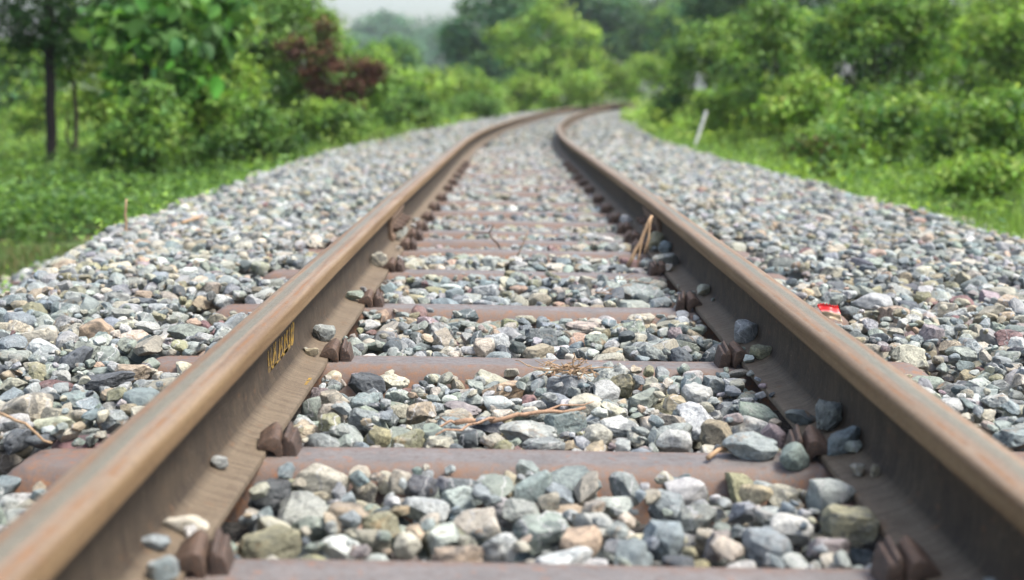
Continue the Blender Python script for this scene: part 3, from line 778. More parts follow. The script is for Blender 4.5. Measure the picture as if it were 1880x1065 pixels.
# all other stones: one mass
BV, BF, BC = [], [], []; base = 0
def add_mass(stones, sub, skip=()):
    global base
    PV = PV3 if sub == 3 else PV2; FC = ICO[sub][1]
    for i, st in enumerate(stones):
        if i in skip: continue
        P, Rw = world_of(st)
        V = (PV[st[8]] * np.array(st[4:7])) @ Rw.T + P
        BV.append(V.astype(np.float32)); BF.append(FC + base); base += len(V)
        cc = np.array(PAL[st[7]][1]) * rng.uniform(.85, 1.15) * (1 + rng.normal(0, .03, 3))
        BC.append(np.tile(np.array([*cc, st[9]], np.float32), (len(V), 1)))
vis = set(area)
add_mass([st for i, st in enumerate(near.stones) if i not in hs and i in vis], 3)
add_mass([st for i, st in enumerate(near.stones) if i not in hs and i not in vis], 2)
add_mass(mid.stones, 2); add_mass(far.stones, 2)
me = mesh_from('ballast', np.concatenate(BV), np.concatenate(BF), np.concatenate(BC), True)
me.set_sharp_from_angle(angle=R(22))
link('ballast', me, M_BALLAST, kind='stuff', label='mixed grey, tan and white crushed stones heaped under and beside the track')
del BV, BF, BC

# ------------------------------------------------------------------ small dry plants and litter
def hz(px, py):                                        # a point resting on the stones
    q = at_z(px, py, .02); u, s = map(float, inv_track(q[0], q[1]))
    i = int((u - near.u0) / near.c); j = int((s - near.s0) / near.c)
    z = float(near.H[i, j]) if 0 <= i < near.nu and 0 <= j < near.ns else 0.0
    return np.array([q[0], q[1], max(z, -.02)])
def sticks(name, lst, mat, label, cat):
    V, Fc = join([tube(*wiggle(*a)) for a in lst])
    return link(name, mesh_from(name, V, Fc, None, True), mat, label=label, category=cat)
p = hz(1152, 470); q = at_y(1197, 396, p[1] + .04)
sticks('dry_stalk', [(p, q, 7, .002, .0085, .0055), (p + (q - p) * .97, p + np.array([.06, .0, .045]), 5, .006, .004, .003), (p + (q - p) * .6, p + np.array([.035, -.02, .01]), 4, .004, .004, .002),
                     (p + (q - p) * .85, p + np.array([.075, .02, .05]), 5, .004, .0035, .0025)], M_STRAW, 'pale dry forked stalk leaning against the rail beside a tan stone', 'dry stalk')
p = hz(228, 425); q = p + (at_y(232, 366, p[1]) - at_y(228, 425, p[1]))
sticks('dry_stalk', [(p - [0, 0, .03], q, 6, .003, .006, .004)], M_STRAW, 'short dry stem standing upright at the ballast edge near the grass', 'dry stem')
p = hz(335, 412); q = hz(372, 396) + [0, 0, .02]
sticks('dry_stalk', [(p + [0, 0, .01], q, 4, .002, .008, .006)], M_STRAW, 'pale broken stem lying on the stones beyond the yellow-marked rail', 'dry stem')
p = hz(918, 446) + [0, 0, .01]; q = p + (at_y(898, 420, p[1]) - at_y(918, 446, p[1])); r_ = p + (at_y(906, 403, p[1]) - at_y(918, 446, p[1]))
sticks('dark_twig', [(p, q, 4, .002, .0045, .0035), (q, r_, 3, .002, .0035, .0025), (q, q + [-.07, 0, .004], 3, .002, .004, .003)], M_DARKTWIG, 'small dark forked twig sticking up between the sleepers', 'twig')
p = hz(950, 455); q = p + (at_y(972, 408, p[1]) - at_y(952, 455, p[1]))
sticks('dry_stalk', [(p, q, 5, .003, .003, .0015)], M_STRAW, 'thin bent dry stem beside the small dark twig', 'dry stem')
a_, b_ = hz(835, 757) + [0, 0, .012], hz(1075, 741) + [0, 0, .014]
mids = [a_ + (b_ - a_) * t for t in (.3, .6)]
sticks('dry_root', [(a_, b_, 12, .0028, .0055, .003), (mids[0], hz(800, 790) + [0, 0, .01], 6, .004, .003, .0015), (mids[0], hz(868, 772) + [0, 0, .012], 5, .003, .003, .0015), (a_, hz(760, 765) + [0, 0, .01], 6, .005, .003, .0012), (a_, hz(800, 745) + [0, 0, .012], 5, .004, .002, .001), (mids[1], hz(1090, 735) + [0, 0, .012], 5, .004, .003, .001)],
       M_TWIG, 'long thin brown root lying across the stones between the second and third sleepers', 'dry root')
c_ = hz(1045, 694) + [0, 0, .02]
lst = []
for k in range(46):
    th = rng.uniform(0, 6.28); r0 = rng.uniform(0, .02); ln = rng.uniform(.02, .055)
    p = c_ + np.array([rng.normal(0, .03), rng.normal(0, .012), rng.normal(0, .006)]); d = np.array([math.cos(th) * ln, math.sin(th) * ln * .5, rng.uniform(-.012, .016)])
    lst.append((p, p + d, 4, .004, .0015, .0008))
for (ex, ey) in ((1068, 660), (1092, 672), (1140, 687), (1078, 713), (1000, 691), (1115, 700)):
    e_ = c_ + (at_y(ex, ey, c_[1]) - at_y(1060, 690, c_[1])); lst.append((c_ + np.array([.01, 0, .004]), e_, 6, .0025, .0018, .001))
sticks('straw_clump', lst, M_STRAW, 'tangled clump of dry straw roots lying against the sleeper flank', 'straw clump')
a_, b_ = hz(1300, 826) + [0, 0, .006], hz(1385, 787) + [0, 0, .010]
sticks('dry_twig', [(a_, b_, 5, .0015, .0045, .0028)], M_STRAW, 'short pale dry twig lying on the second sleeper near the wrapper-side rail', 'twig')
lst = []
for k in range(14):
    p = hz(1090 + k * 6, 528 - k * 1.5) + [0, 0, .02]; lst.append((p, p + [rng.normal(.03, .03), 0, rng.uniform(-.005, .02)], 4, .003, .0013, .0008))
sticks('dry_straw', lst, M_TWIG, 'thin scatter of dry straw lying before the fifth sleeper', 'dry straw')
a_, b_ = hz(0, 792) + [0, 0, .02], hz(95, 808) + [0, 0, .015]
sticks('dry_stalk', [(a_, b_, 7, .003, .003, .002)], M_STRAW, 'thin dry stem lying on stones outside the yellow-marked rail, lowest of them', 'dry stem')

# red wrapper scrap behind the right rail
base_p = hz(1528, 582) + [0, -.02, 0]
gxn, gzn = 16, 12
V, Fc, mi = [], [], []
yy0 = base_p[1]
up_ = np.array([0, -.01, .006]); pl = at_y(1498, 563, yy0) + up_; pr = at_y(1538, 562, yy0) + up_; bl = at_y(1516, 585, yy0 - .03); br = at_y(1547, 590, yy0 - .03)
for j in range(gzn + 1):
    for i in range(gxn + 1):
        a, b = i / gxn, j / gzn
        p = (pl * (1 - a) + pr * a) * (1 - b) + (bl * (1 - a) + br * a) * b
        p = p + np.array([0, .006 * math.sin(a * 7 + b * 3) + .004 * math.sin(b * 9), (.0022 * ((i % 2) * 2 - 1) if j == 0 else 0) + .003 * math.sin(a * 5)])
        V.append(p)
for j in range(gzn):
    for i in range(gxn):
        k = j * (gxn + 1) + i; Fc.append((k, k + 1, k + gxn + 2, k + gxn + 1)); mi.append(0 if j < 5 else (1 if j < 6 else 2))
me = mesh_from('wrapper_scrap', V, Fc, None, True)
for m_ in (M_RED, M_PINK, M_CREAM): me.materials.append(m_)
me.polygons.foreach_set('material_index', np.array(mi, np.int32))
o = link('wrapper_scrap', me, None, label='torn red and cream wrapper scrap stuck between stones behind the rail', category='wrapper')
sm = o.modifiers.new('thick', 'SOLIDIFY'); sm.thickness = .0006

# white marker post
pb = at_y(1279, 258, 17.0); pt = at_y(1297, 203, 17.1)
gz = float(ground_z(pb[0], pb[1])); dirv = (pt - pb); pb2 = pb - dirv * ((pb[2] - gz + .15) / dirv[2])
bm = bmesh.new(); bmesh.ops.create_cube(bm, size=1)
Lp = float(np.linalg.norm(pt - pb2))
for v in bm.verts: v.co = Vector((v.co.x * .040, v.co.y * .035, (v.co.z + .5) * Lp))
bmesh.ops.bevel(bm, geom=list(bm.edges), offset=.008, segments=2, affect='EDGES')
o = link('marker_post', bm_mesh('marker_post', bm), M_WHITE, label='thin white post leaning in the grass beside the ballast shoulder', category='post')
o.location = pb2; o.rotation_mode = 'QUATERNION'; o.rotation_quaternion = Vector((pt - pb2).tolist()).to_track_quat('Z', 'Y')

# ------------------------------------------------------------------ vegetation
def leaf_quads(Cn, L, Nrm, cols, wr=.5):
    n = len(Cn)
    t = rng.normal(size=(n, 3)); t -= (t * Nrm).sum(1)[:, None] * Nrm; t /= np.linalg.norm(t, axis=1)[:, None] + 1e-9
    b = np.cross(Nrm, t); L = np.asarray(L)[:, None]
    w = wr * L * .5
    v0 = Cn - t * L * .5; v2 = Cn + t * L * .5 - Nrm * L * .12; m = Cn - t * L * .05
    v1 = m + b * w + Nrm * L * .06; v3 = m - b * w + Nrm * L * .06
    V = np.stack([v0, v1, v2, v3], 1).reshape(-1, 3)
    Fq = np.arange(n * 4).reshape(n, 4)
    C4 = np.concatenate([np.repeat(cols, 4, 0), np.ones((n * 4, 1))], 1)
    return V, Fq, C4
def unit(v): return v / (np.linalg.norm(v, axis=1)[:, None] + 1e-9)
def leaf_blades(Cn, L, Nrm, cols, wr=.7):
    V, Fc, C4 = [], [], []
    prof = [(0, .05), (.12, .55), (.35, .98), (.6, .92), (.82, .5), (1, .03)]
    for c, l, n, k in zip(Cn, L, Nrm, cols):
        t = rng.normal(size=3) * np.array([1, 1, .4]) + np.array([0, 0, -.55]); t -= t.dot(n) * n; t /= np.linalg.norm(t) + 1e-9
        b = np.cross(n, t); o = len(V); cv = rng.uniform(.15, .5)
        for a, w in prof:
            m = c + t * l * a - n * l * cv * a * a
            hw = wr * l * .5 * w
            V += [m + b * hw + n * hw * .25, m, m - b * hw + n * hw * .25]
            C4 += [(*k, 1), (*(k * 1.12), 1), (*k, 1)]
        for i in range(len(prof) - 1):
            q = o + i * 3; Fc += [(q, q + 3, q + 4, q + 1), (q + 1, q + 4, q + 5, q + 2)]
    return np.array(V), np.array(Fc), np.array(C4)
def lobe_leaves(lobes, leaf, pal, dens, up=.5, nl=34):
    """lobes: (cx,cy,cz,rx,ry,rz). Leaves sit in twig clumps spread through each lobe, thicker near its outside."""
    Cs, Ns, Ks = [], [], []
    pal = np.array(pal)
    for (cx, cy, cz, rx, ry, rz) in lobes:
        rm = (rx * ry * rz) ** (1 / 3)
        nt = int(max(10, dens * 62 * (rm / leaf / 6) ** 1.4)) if nl > 6 else int(dens * 40)
        nt = min(nt, 520)
        d = rand_dirs(nt); d[:, 2] = np.abs(d[:, 2]) * np.where(rng.random(nt) < .3, -1, 1)
        rr = 1 - np.abs(rng.normal(0, .22, nt))
        tc = np.array([cx, cy, cz]) + d * rr[:, None] * np.array([rx, ry, rz])
        tc += rng.normal(0, .07 * rm, (nt, 3))
        kcol = rng.integers(0, len(pal), nt)
        sp = np.clip(rm * .17, leaf * 1.1, leaf * 4) if nl > 6 else leaf * .45
        c = np.repeat(tc, nl, 0) + rng.normal(0, 1, (nt * nl, 3)) * sp * np.array([1, 1, .65])
        n = unit(np.repeat(d, nl, 0) * .6 + rng.normal(0, .55, (nt * nl, 3)) + np.array([0, 0, up]))
        kc = pal[np.repeat(kcol, nl)] * np.repeat(rng.uniform(.6, 1.35, (nt, 1)), nl, 0) * rng.uniform(.7, 1.35, (nt * nl, 1)) * (1 + rng.normal(0, .06, (nt * nl, 3)))
        Cs.append(c); Ns.append(n); Ks.append(kc)
    return np.concatenate(Cs), np.concatenate(Ns), np.clip(np.concatenate(Ks), .004, .9)
BR = [(.185, .300, .052), (.140, .25, .045), (.225, .33, .068)]
MD = [(.092, .175, .042), (.12, .21, .048), (.066, .138, .038)]
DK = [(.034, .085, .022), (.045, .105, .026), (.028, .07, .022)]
YL = [(.22, .33, .055), (.17, .30, .05), (.26, .35, .075)]
BL = [(.045, .11, .055), (.06, .14, .07), (.04, .095, .05)]
TK = [(.085, .21, .045), (.11, .26, .05), (.06, .16, .05)]
DEAD = [(.095, .042, .028), (.13, .058, .034), (.07, .035, .025), (.10, .12, .04)]
GY = [(.06, .11, .06), (.08, .135, .075)]
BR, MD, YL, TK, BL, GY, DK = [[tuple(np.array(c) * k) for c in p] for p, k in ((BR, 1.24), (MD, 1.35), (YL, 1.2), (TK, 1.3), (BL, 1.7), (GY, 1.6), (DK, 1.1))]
def px_lobe(px, py, r, Y, flat=1.0, dy=0.0):
    c = at_y(px, py, Y + dy); rm = r * Y / F
    return (c[0], c[1], c[2], rm, rm * .9, rm * flat)
def plant(name, cat, label, Y, lobes_px, leaf, pal, dens=1.0, stems=None, mat=None, group=None, crown='foliage', stem='stem', bark=None, flat=1.0, up=.5, wr=.5, nl=34, hollow=()):
    lobes = [px_lobe(l[0], l[1], l[2], Y, l[4] if len(l) > 4 else flat, l[3] if len(l) > 3 else rng.uniform(-.3, .3) * l[2] * Y / F) for l in lobes_px]
    cx = float(np.mean([l[0] for l in lobes])); 
    if stems: cx = float(at_y(stems[0][0][0], stems[0][0][1], Y)[0])
    gz = float(ground_z(cx, Y))
    root = empty(name, (cx, Y, gz), label=label, category=cat, group=group)
    C, N, K = lobe_leaves(lobes, leaf, pal, dens, up, nl)
    ok = C[:, 2] > ground_z(C[:, 0], C[:, 1]) - .02
    for (hx, hy, hr) in hollow:
        hc = at_y(hx, hy, Y); hr = hr * Y / F; q_ = (C - hc) / np.array([hr, hr * 2.6, hr * .85]); ok &= ~(((q_ ** 2).sum(1) < rng.uniform(.55, 1.25, len(C))) & (C[:, 1] < Y + hr * .9))
    C, N, K = C[ok], N[ok], K[ok]
    V, Fq, C4 = (leaf_blades if nl < 7 else leaf_quads)(C - np.array([cx, Y, gz]), leaf * rng.uniform(.6, 1.3, len(C)), N, K, wr)
    link(crown, mesh_from(crown, V, Fq, C4, nl < 7), mat or M_LEAF, root)
    parts = []
    o0 = np.array([cx, Y, gz])
    if stems:
        for pts in stems:                                # list of (px, py, radius m)
            P = [at_y(a[0], a[1], Y) - o0 for a in pts]
            P[0][2] = min(P[0][2], -.05) if pts is stems[0] or len(pts[0]) > 3 else P[0][2]
            Pd, rd = [], []
            for k in range(len(P) - 1):
                for t in np.linspace(0, 1, 5)[:-1]:
                    Pd.append(P[k] * (1 - t) + P[k + 1] * t + rng.normal(0, pts[0][2] * .05, 3)); rd.append(pts[k][2] * (1 - t) + pts[k + 1][2] * t)
            Pd.append(P[-1]); rd.append(pts[-1][2]); parts.append(tube(Pd, rd, 9))
    else:
        for l in lobes[:6]:
            top = np.array(l[:3]) - o0; r = max(.012, .03 * l[3])
            b0 = np.array([(top[0]) * .25, top[1] * .3, -.05]); md = (b0 + top) / 2 + rng.normal(0, l[3] * .08, 3)
            parts.append(tube([b0, (b0 + md) / 2, md, (md + top) / 2, top], [r, r * .9, r * .75, r * .55, r * .35], 6))
            for _ in range(3):
                e = top + rand_dirs(1)[0] * l[3] * .7; parts.append(tube([md, (md + e) / 2, e], [r * .5, r * .35, r * .15], 5))
    V, Fc = join(parts)
    link(stem, mesh_from(stem, V, Fc, None, True), bark or M_BARK2, root)
    return root

# --- left side
plant('shade_tree', 'tree', 'slender tree with straight dark trunk and dark hanging crown', 15, [(40, 20, 75), (150, 25, 70, .6), (95, -40, 120), (20, 85, 38), (75, 100, 42), (185, 50, 45, .8), (130, 85, 40, .4), (-30, -20, 80), (220, -20, 70), (-10, 60, 45), (90, -150, 120), (60, -250, 90), (60, 60, 50), (120, 50, 50), (20, 20, 50), (215, 25, 40), (260, 0, 40)], .06, DK, .40,
      stems=[[(95, 318, .068), (93, 200, .064), (90, 60, .06), (88, -60, .055), (86, -260, .04)], [(90, 60, .03), (150, 20, .02), (190, -30, .012)], [(90, 20, .03), (40, -20, .02), (10, -60, .012)], [(92, 100, .018), (60, 85, .012), (30, 70, .008)]], crown='crown', stem='trunk', bark=M_BARK)
plant('young_tree', 'tree', 'thin forked grey-brown sapling behind the dark trunked tree', 16.5, [(125, 85, 32), (165, 70, 34), (150, 125, 26), (120, 140, 20), (190, 110, 26), (160, 30, 40)], .085, MD + BR, .7,
      stems=[[(137, 298, .035), (140, 220, .03), (135, 140, .027), (128, 110, .018), (112, 70, .012)], [(135, 140, .02), (148, 100, .015), (165, 50, .01)], [(136, 285, .022), (122, 250, .018), (126, 200, .012)]], crown='crown', stem='trunk')
teak = [(262, 30, 50), (305, 25, 50, -.4), (330, 85, 32, -.5), (350, 25, 36, -.4), (230, 85, 36, -.2), (300, 95, 28, -.5), (340, 140, 22, -.5), (215, 45, 30), (280, -30, 80), (400, 15, 36), (370, -20, 60), (410, 60, 24), (365, 100, 22), (250, 150, 22)]
plant('broadleaf_sapling', 'tree', 'broad-leaved sapling with big drooping bright green leaves on twin stems', 13.5, teak, .20, TK + MD, .42,
      stems=[[(264, 290, .030), (262, 210, .028), (268, 120, .024), (280, 40, .02), (290, -60, .014)], [(288, 285, .022, 1), (292, 200, .02), (296, 120, .016), (320, 60, .01)], [(268, 120, .014), (235, 85, .01), (205, 60, .007)]], crown='crown', stem='trunk', bark=M_BARK2, wr=.68, up=.3, nl=4)
plant('big_bush', 'bush', 'big dense domed bush with small mid-green leaves beside the withered branch', 19, [(430, 20, 110), (495, 15, 105, .3), (562, 88, 74), (640, 140, 50), (480, 120, 120, -.5), (400, 130, 90), (560, 150, 90, -.4), (350, 60, 80), (690, 150, 30), (390, -20, 90), (300, 50, 70), (255, 110, 60), (320, 130, 60), (490, -60, 95), (588, 62, 38), (665, 175, 40), (440, 200, 80, -.6), (530, 215, 70, -.6)], .095, MD + BR[:2], 1.0, hollow=[(430, 130, 36), (500, 165, 30), (470, 60, 30), (560, 110, 26)])
plant('withered_branch_bush', 'bush', 'red-brown withered bush hanging at the edge of the big green bush', 17.6, [(592, 95, 26), (612, 135, 32), (640, 180, 30), (618, 195, 24), (668, 128, 20), (585, 170, 22), (655, 155, 20), (556, 112, 26), (535, 85, 20), (598, 60, 16), (690, 132, 14), (570, 140, 22), (640, 205, 20)], .07, DEAD + [(.15, .07, .04)], .42, mat=M_DRYLEAF, bark=plain('reddish_twig_bark', (.12, .05, .035), .9, .3, 30))
plant('yellow_green_shrub', 'bush', 'yellow-green shrub between the forked sapling and broad-leaved sapling', 18, [(200, 160, 48), (235, 200, 44), (175, 215, 40), (220, 250, 36), (205, 110, 34), (150, 190, 36), (270, 190, 40), (300, 150, 40), (240, 150, 36)], .10, YL + BR, .6)
plant('leafy_shrub', 'bush', 'bright leafy shrub at the foot of the big domed bush', 13.5, [(350, 200, 40), (318, 235, 34), (395, 225, 36), (330, 160, 26), (425, 200, 26), (372, 165, 22)], .10, BR + YL + MD, .6)
plant('leafy_shrub', 'bush', 'low dark green shrub at the ballast edge under the big domed bush', 13.0, [(470, 250, 40), (425, 268, 34), (515, 262, 32), (492, 222, 26), (385, 285, 26)], .075, MD + DK[:1], .8)
plant('leafy_shrub', 'bush', 'low green shrub under the withered red-brown branches', 16, [(580, 225, 40), (620, 225, 34), (540, 240, 34), (650, 230, 26)], .08, BR + MD, .8)
plant('leafy_shrub', 'bush', 'small dark shrub growing around the foot of the broad-leaved sapling', 12.6, [(245, 262, 36), (292, 255, 34), (215, 285, 26), (262, 285, 36), (185, 298, 20), (240, 215, 24), (300, 205, 26), (275, 175, 20)], .075, MD + BR[:1], 1.0)
plant('far_shrub', 'bush', 'pale green bush behind the dark trunk beside the far dark hedge', 30, [(30, 130, 48), (75, 120, 40), (5, 115, 36), (60, 190, 34)], .16, BR + MD, .7)
plant('far_shrub', 'bush', 'dark hollow bush in the distance behind the dark trunked tree', 36, [(20, 180, 48), (70, 175, 40), (-20, 170, 50), (50, 205, 30)], .17, DK + BL, .8)
plant('far_shrub', 'bush', 'light grey-green shrub in the clearing behind the dark trunk', 24, [(62, 215, 30), (40, 230, 26), (100, 200, 26), (78, 180, 22)], .11, YL + MD, .7)
plant('sapling', 'tree', 'wispy leafy sapling rising in front of the big domed bush', 15, [(440, 120, 26), (425, 80, 24), (455, 165, 24), (415, 150, 20), (440, 45, 22)], .085, BR + YL[:1], .5, stems=[[(445, 290, .022), (442, 200, .018), (436, 110, .014), (432, 40, .008)]], crown='crown', stem='trunk')
plant('sapling', 'tree', 'short dark-leaved sapling between the broad-leaved one and the wispy one', 14.2, [(372, 110, 24), (350, 140, 22), (385, 150, 22), (365, 180, 20)], .09, MD + DK[:1], .5, stems=[[(370, 300, .02), (368, 200, .016), (370, 110, .01)]], crown='crown', stem='trunk')
# --- middle distance
midb = [('dark_bush', 'dark green rounded bush standing at the far end of the stone shoulder', 24, [(742, 195, 34), (770, 205, 28), (718, 205, 26), (790, 215, 20)], MD + DK[:1], .10),
 ('pale_bush', 'light green bush right behind the dark rounded bush', 29, [(690, 165, 38), (725, 160, 36), (665, 190, 36)], BR, .13),
 ('pale_bush', 'yellowish bush left of the big dark tree, beyond the dark rounded bush', 36, [(780, 165, 34), (815, 160, 32), (800, 185, 30)], YL + BR, .15),
 ('pale_bush', 'green bush below the big dark tree', 38, [(860, 165, 34), (890, 175, 30), (850, 190, 26)], BR + MD, .15),
 ('low_bush', 'low darker bush on the outer side of the bend', 33, [(870, 196, 24), (905, 200, 20), (840, 205, 22)], MD, .12),
 ('pale_bush', 'bright bush in front of the layered light green tree', 42, [(960, 165, 30), (990, 172, 26), (935, 178, 24)], BR + YL, .17),
 ('pale_bush', 'small rounded bush beneath the layered light green tree, near the bend', 44, [(1040, 165, 28), (1070, 160, 24), (1015, 178, 22)], BR, .17),
 ('pale_bush', 'yellow-green bush right of the layered light green tree', 46, [(1110, 145, 34), (1140, 155, 26), (1085, 165, 24)], YL, .18),
 ('pale_bush', 'light bush where the track disappears round the bend', 50, [(1180, 140, 34), (1215, 135, 28), (1150, 160, 22)], BR + YL, .19),
 ('round_tree', 'small rounded dark tree before the hazy far tree line', 52, [(728, 100, 26), (750, 112, 22), (708, 118, 20), (735, 135, 24)], MD + BL[:1], .19),
 ('round_tree', 'small light green tree at the edge of the big domed bush', 40, [(690, 110, 26), (672, 125, 22), (705, 135, 24)], BR + MD, .15)]
for (nm, lb, Y, lp, pal, lf) in midb:
    plant(nm, 'bush' if 'bush' in nm else 'tree', lb, Y, lp, lf, pal, .85, group='bushes and small trees beyond the bend')
plant('dark_tree', 'tree', 'big dark rounded tree beside the gap of pale sky', 72, [(870, 60, 50), (900, 20, 56), (850, 100, 40), (905, 110, 56), (940, 40, 50), (880, 145, 40), (835, 65, 22), (940, 150, 36)], .27, BL + MD[2:] , 1.0, crown='crown', stem='trunk')  # dark by its own blue-green leaf palette
plant('layered_tree', 'tree', 'light green tree with layered spreading branches, centre of the tree line', 58, [(950, 60, 34, 0, .5), (1010, 35, 38, -.5, .6), (1060, 70, 40, -.5, .6), (985, 95, 36, -.6, .5), (1040, 115, 42, -.4, .6), (945, 105, 30, 0, .5), (1080, 110, 30, 0, .6), (1000, 140, 40), (1060, 150, 32), (915, 70, 22, 0, .5), (1010, 15, 22)], .24, YL + BR, .75, crown='crown', stem='trunk')
plant('far_tree', 'tree', 'tall blue-green tree behind the layered light green tree', 95, [(1110, 10, 60), (1070, 0, 56), (1150, 50, 55), (1000, -10, 70), (1120, 95, 50), (1170, 95, 44), (1010, 60, 60), (960, 40, 50), (1070, 80, 56), (960, 110, 50)], .40, BL + MD[2:], 1.3, crown='crown', stem='trunk')
plant('far_tree', 'tree', 'hazy pale green tree right of the layered light green tree', 88, [(1215, 40, 48), (1250, 75, 40), (1190, 90, 40), (1230, 110, 40), (1270, 30, 56), (1320, 20, 60), (1300, 90, 60)], .36, GY + MD, 1.3, crown='crown', stem='trunk')
plant('far_tree', 'tree', 'pale rounded tree above the dark bushes by the rail bend', 64, [(1240, 50, 40), (1275, 75, 36), (1220, 85, 30)], .25, BR + BL, .8, crown='crown', stem='trunk')
plant('distant_tree', 'tree', 'hazy blue tree with rounded top standing in the pale sky gap', 330, [(690, 60, 36), (715, 55, 34), (672, 78, 26), (735, 80, 30)], 1.2, BL, 1.0, crown='crown', stem='trunk', group='hazy trees on the far hill')
plant('distant_tree', 'tree', 'flatter hazy blue tree beside the big dark tree in the sky gap', 340, [(770, 72, 32), (800, 66, 32), (825, 75, 26), (750, 88, 26)], 1.2, BL, 1.0, crown='crown', stem='trunk', group='hazy trees on the far hill')
plant('distant_tree', 'tree', 'hazy tree mass filling below the pale sky gap', 300, [(660, 100, 34), (710, 105, 36), (760, 110, 36), (810, 112, 36), (850, 100, 34)], 1.1, BL, 1.0, crown='crown', stem='trunk', group='hazy trees on the far hill')
# --- right side
rb = [('dense_bush', 'dark dense bush nearest the bend on the white post side', 25, [(1275, 120, 50), (1310, 90, 56), (1250, 160, 40), (1300, 160, 50), (1350, 110, 56), (1215, 195, 24)], MD + BR + DK[:1], .11),
 ('dense_bush', 'dark bush with yellow-tipped leaves in front of the tall dark trunk', 20, [(1400, 75, 66), (1450, 100, 66), (1380, 140, 60), (1430, 40, 40), (1470, 160, 60)], BR + MD, .10),
 ('dense_bush', 'largest bright bush with a dark hollow in its middle', 16.5, [(1560, 110, 80), (1640, 70, 80), (1690, 110, 70), (1600, 40, 60), (1540, 70, 56), (1700, 50, 60), (1640, 170, 80), (1580, 180, 60)], BR + MD, .09),
 ('dense_bush', 'tall pale bush rising at the rim behind the hollow bush', 21, [(1800, 90, 80), (1860, 60, 80), (1760, 140, 60), (1840, 150, 70), (1900, 110, 70)], BR + YL[:1], .11),
 ('low_bush', 'low pale bush behind the white post', 21, [(1350, 195, 44), (1300, 205, 36), (1395, 185, 40)], BR, .10),
 ('low_bush', 'low yellow-green bush below the yellow-tipped dark bush', 15.5, [(1460, 195, 44), (1505, 200, 44), (1425, 215, 34), (1490, 165, 36)], BR + YL, .085),
 ('low_bush', 'low leafy bush under the dark hollow of the largest bush', 13, [(1600, 225, 54), (1650, 240, 48), (1555, 245, 40), (1690, 215, 44)], BR + MD, .075),
 ('low_bush', 'dark leafy low bush at the border below the tall pale bush', 11.5, [(1770, 235, 60), (1820, 260, 54), (1730, 270, 44), (1860, 230, 60)], MD + BR, .07),
 ('low_bush', 'small weedy bush close to the ballast by the picture border', 9.5, [(1790, 315, 40), (1840, 330, 44), (1740, 325, 30)], BR, .055),
 ('low_bush', 'small brown-tipped weed bush between low bushes near the ballast', 11.5, [(1520, 270, 34), (1560, 285, 32), (1480, 270, 26)], BR + MD + [(.16, .13, .05)], .065)]
for (nm, lb, Y, lp, pal, lf) in rb:
    hol = {'largest': [(1625, 112, 62), (1560, 135, 34), (1680, 150, 30)], 'dark bush with': [(1395, 120, 40), (1445, 85, 24), (1480, 140, 26)], 'dark dense': [(1275, 150, 26), (1330, 120, 24)], 'tall pale': [(1800, 130, 26)], 'dark leafy': [(1790, 250, 24)], 'low leafy': [(1610, 245, 20)]}
    hol = next((v for k, v in hol.items() if k in lb), ())
    plant(nm, 'bush', lb, Y, lp, lf, pal, 1.0, group='bushes along the white post side', hollow=hol)
plant('tall_tree', 'tree', 'tall tree with dark trunk behind the yellow-tipped bush', 46, [(1330, 0, 60), (1420, -40, 90), (1480, 10, 50), (1290, 30, 36), (1380, 20, 46), (1380, -110, 90), (1480, -90, 80), (1310, -80, 70)], .2, GY + BL + DK[:1], .8, stems=[[(1402, 170, .28), (1402, 60, .26), (1404, -20, .25), (1408, -120, .2)], [(1404, -20, .14), (1460, -60, .1), (1500, -120, .06)], [(1404, -20, .14), (1350, -50, .1), (1300, -110, .06)]], crown='crown', stem='trunk', bark=M_BARK)
plant('tall_tree', 'tree', 'dark tree mass along the top behind the largest hollow bush', 40, [(1560, 0, 56), (1640, -10, 60), (1700, 0, 46), (1540, 40, 40)], .18, BL + DK, .8, crown='crown', stem='trunk')
plant('tall_tree', 'tree', 'grey-green feathery tree behind the tall pale bush', 38, [(1790, 40, 56), (1850, 10, 50), (1760, 80, 44), (1830, 90, 50), (1900, 40, 50)], .17, GY + MD, .75, crown='crown', stem='trunk')

plant('shade_backing', 'bush', 'dark-leaved backing added to darken the gaps of the largest bright bush', 23, [(1480, 90, 60), (1560, 110, 60), (1640, 100, 66), (1720, 110, 60), (1640, 160, 60), (1560, 50, 56), (1700, 40, 56), (1400, 110, 50)], .12, DK + MD[2:], .9)  # added dark leaves: shade of the hollows put into leaf colour
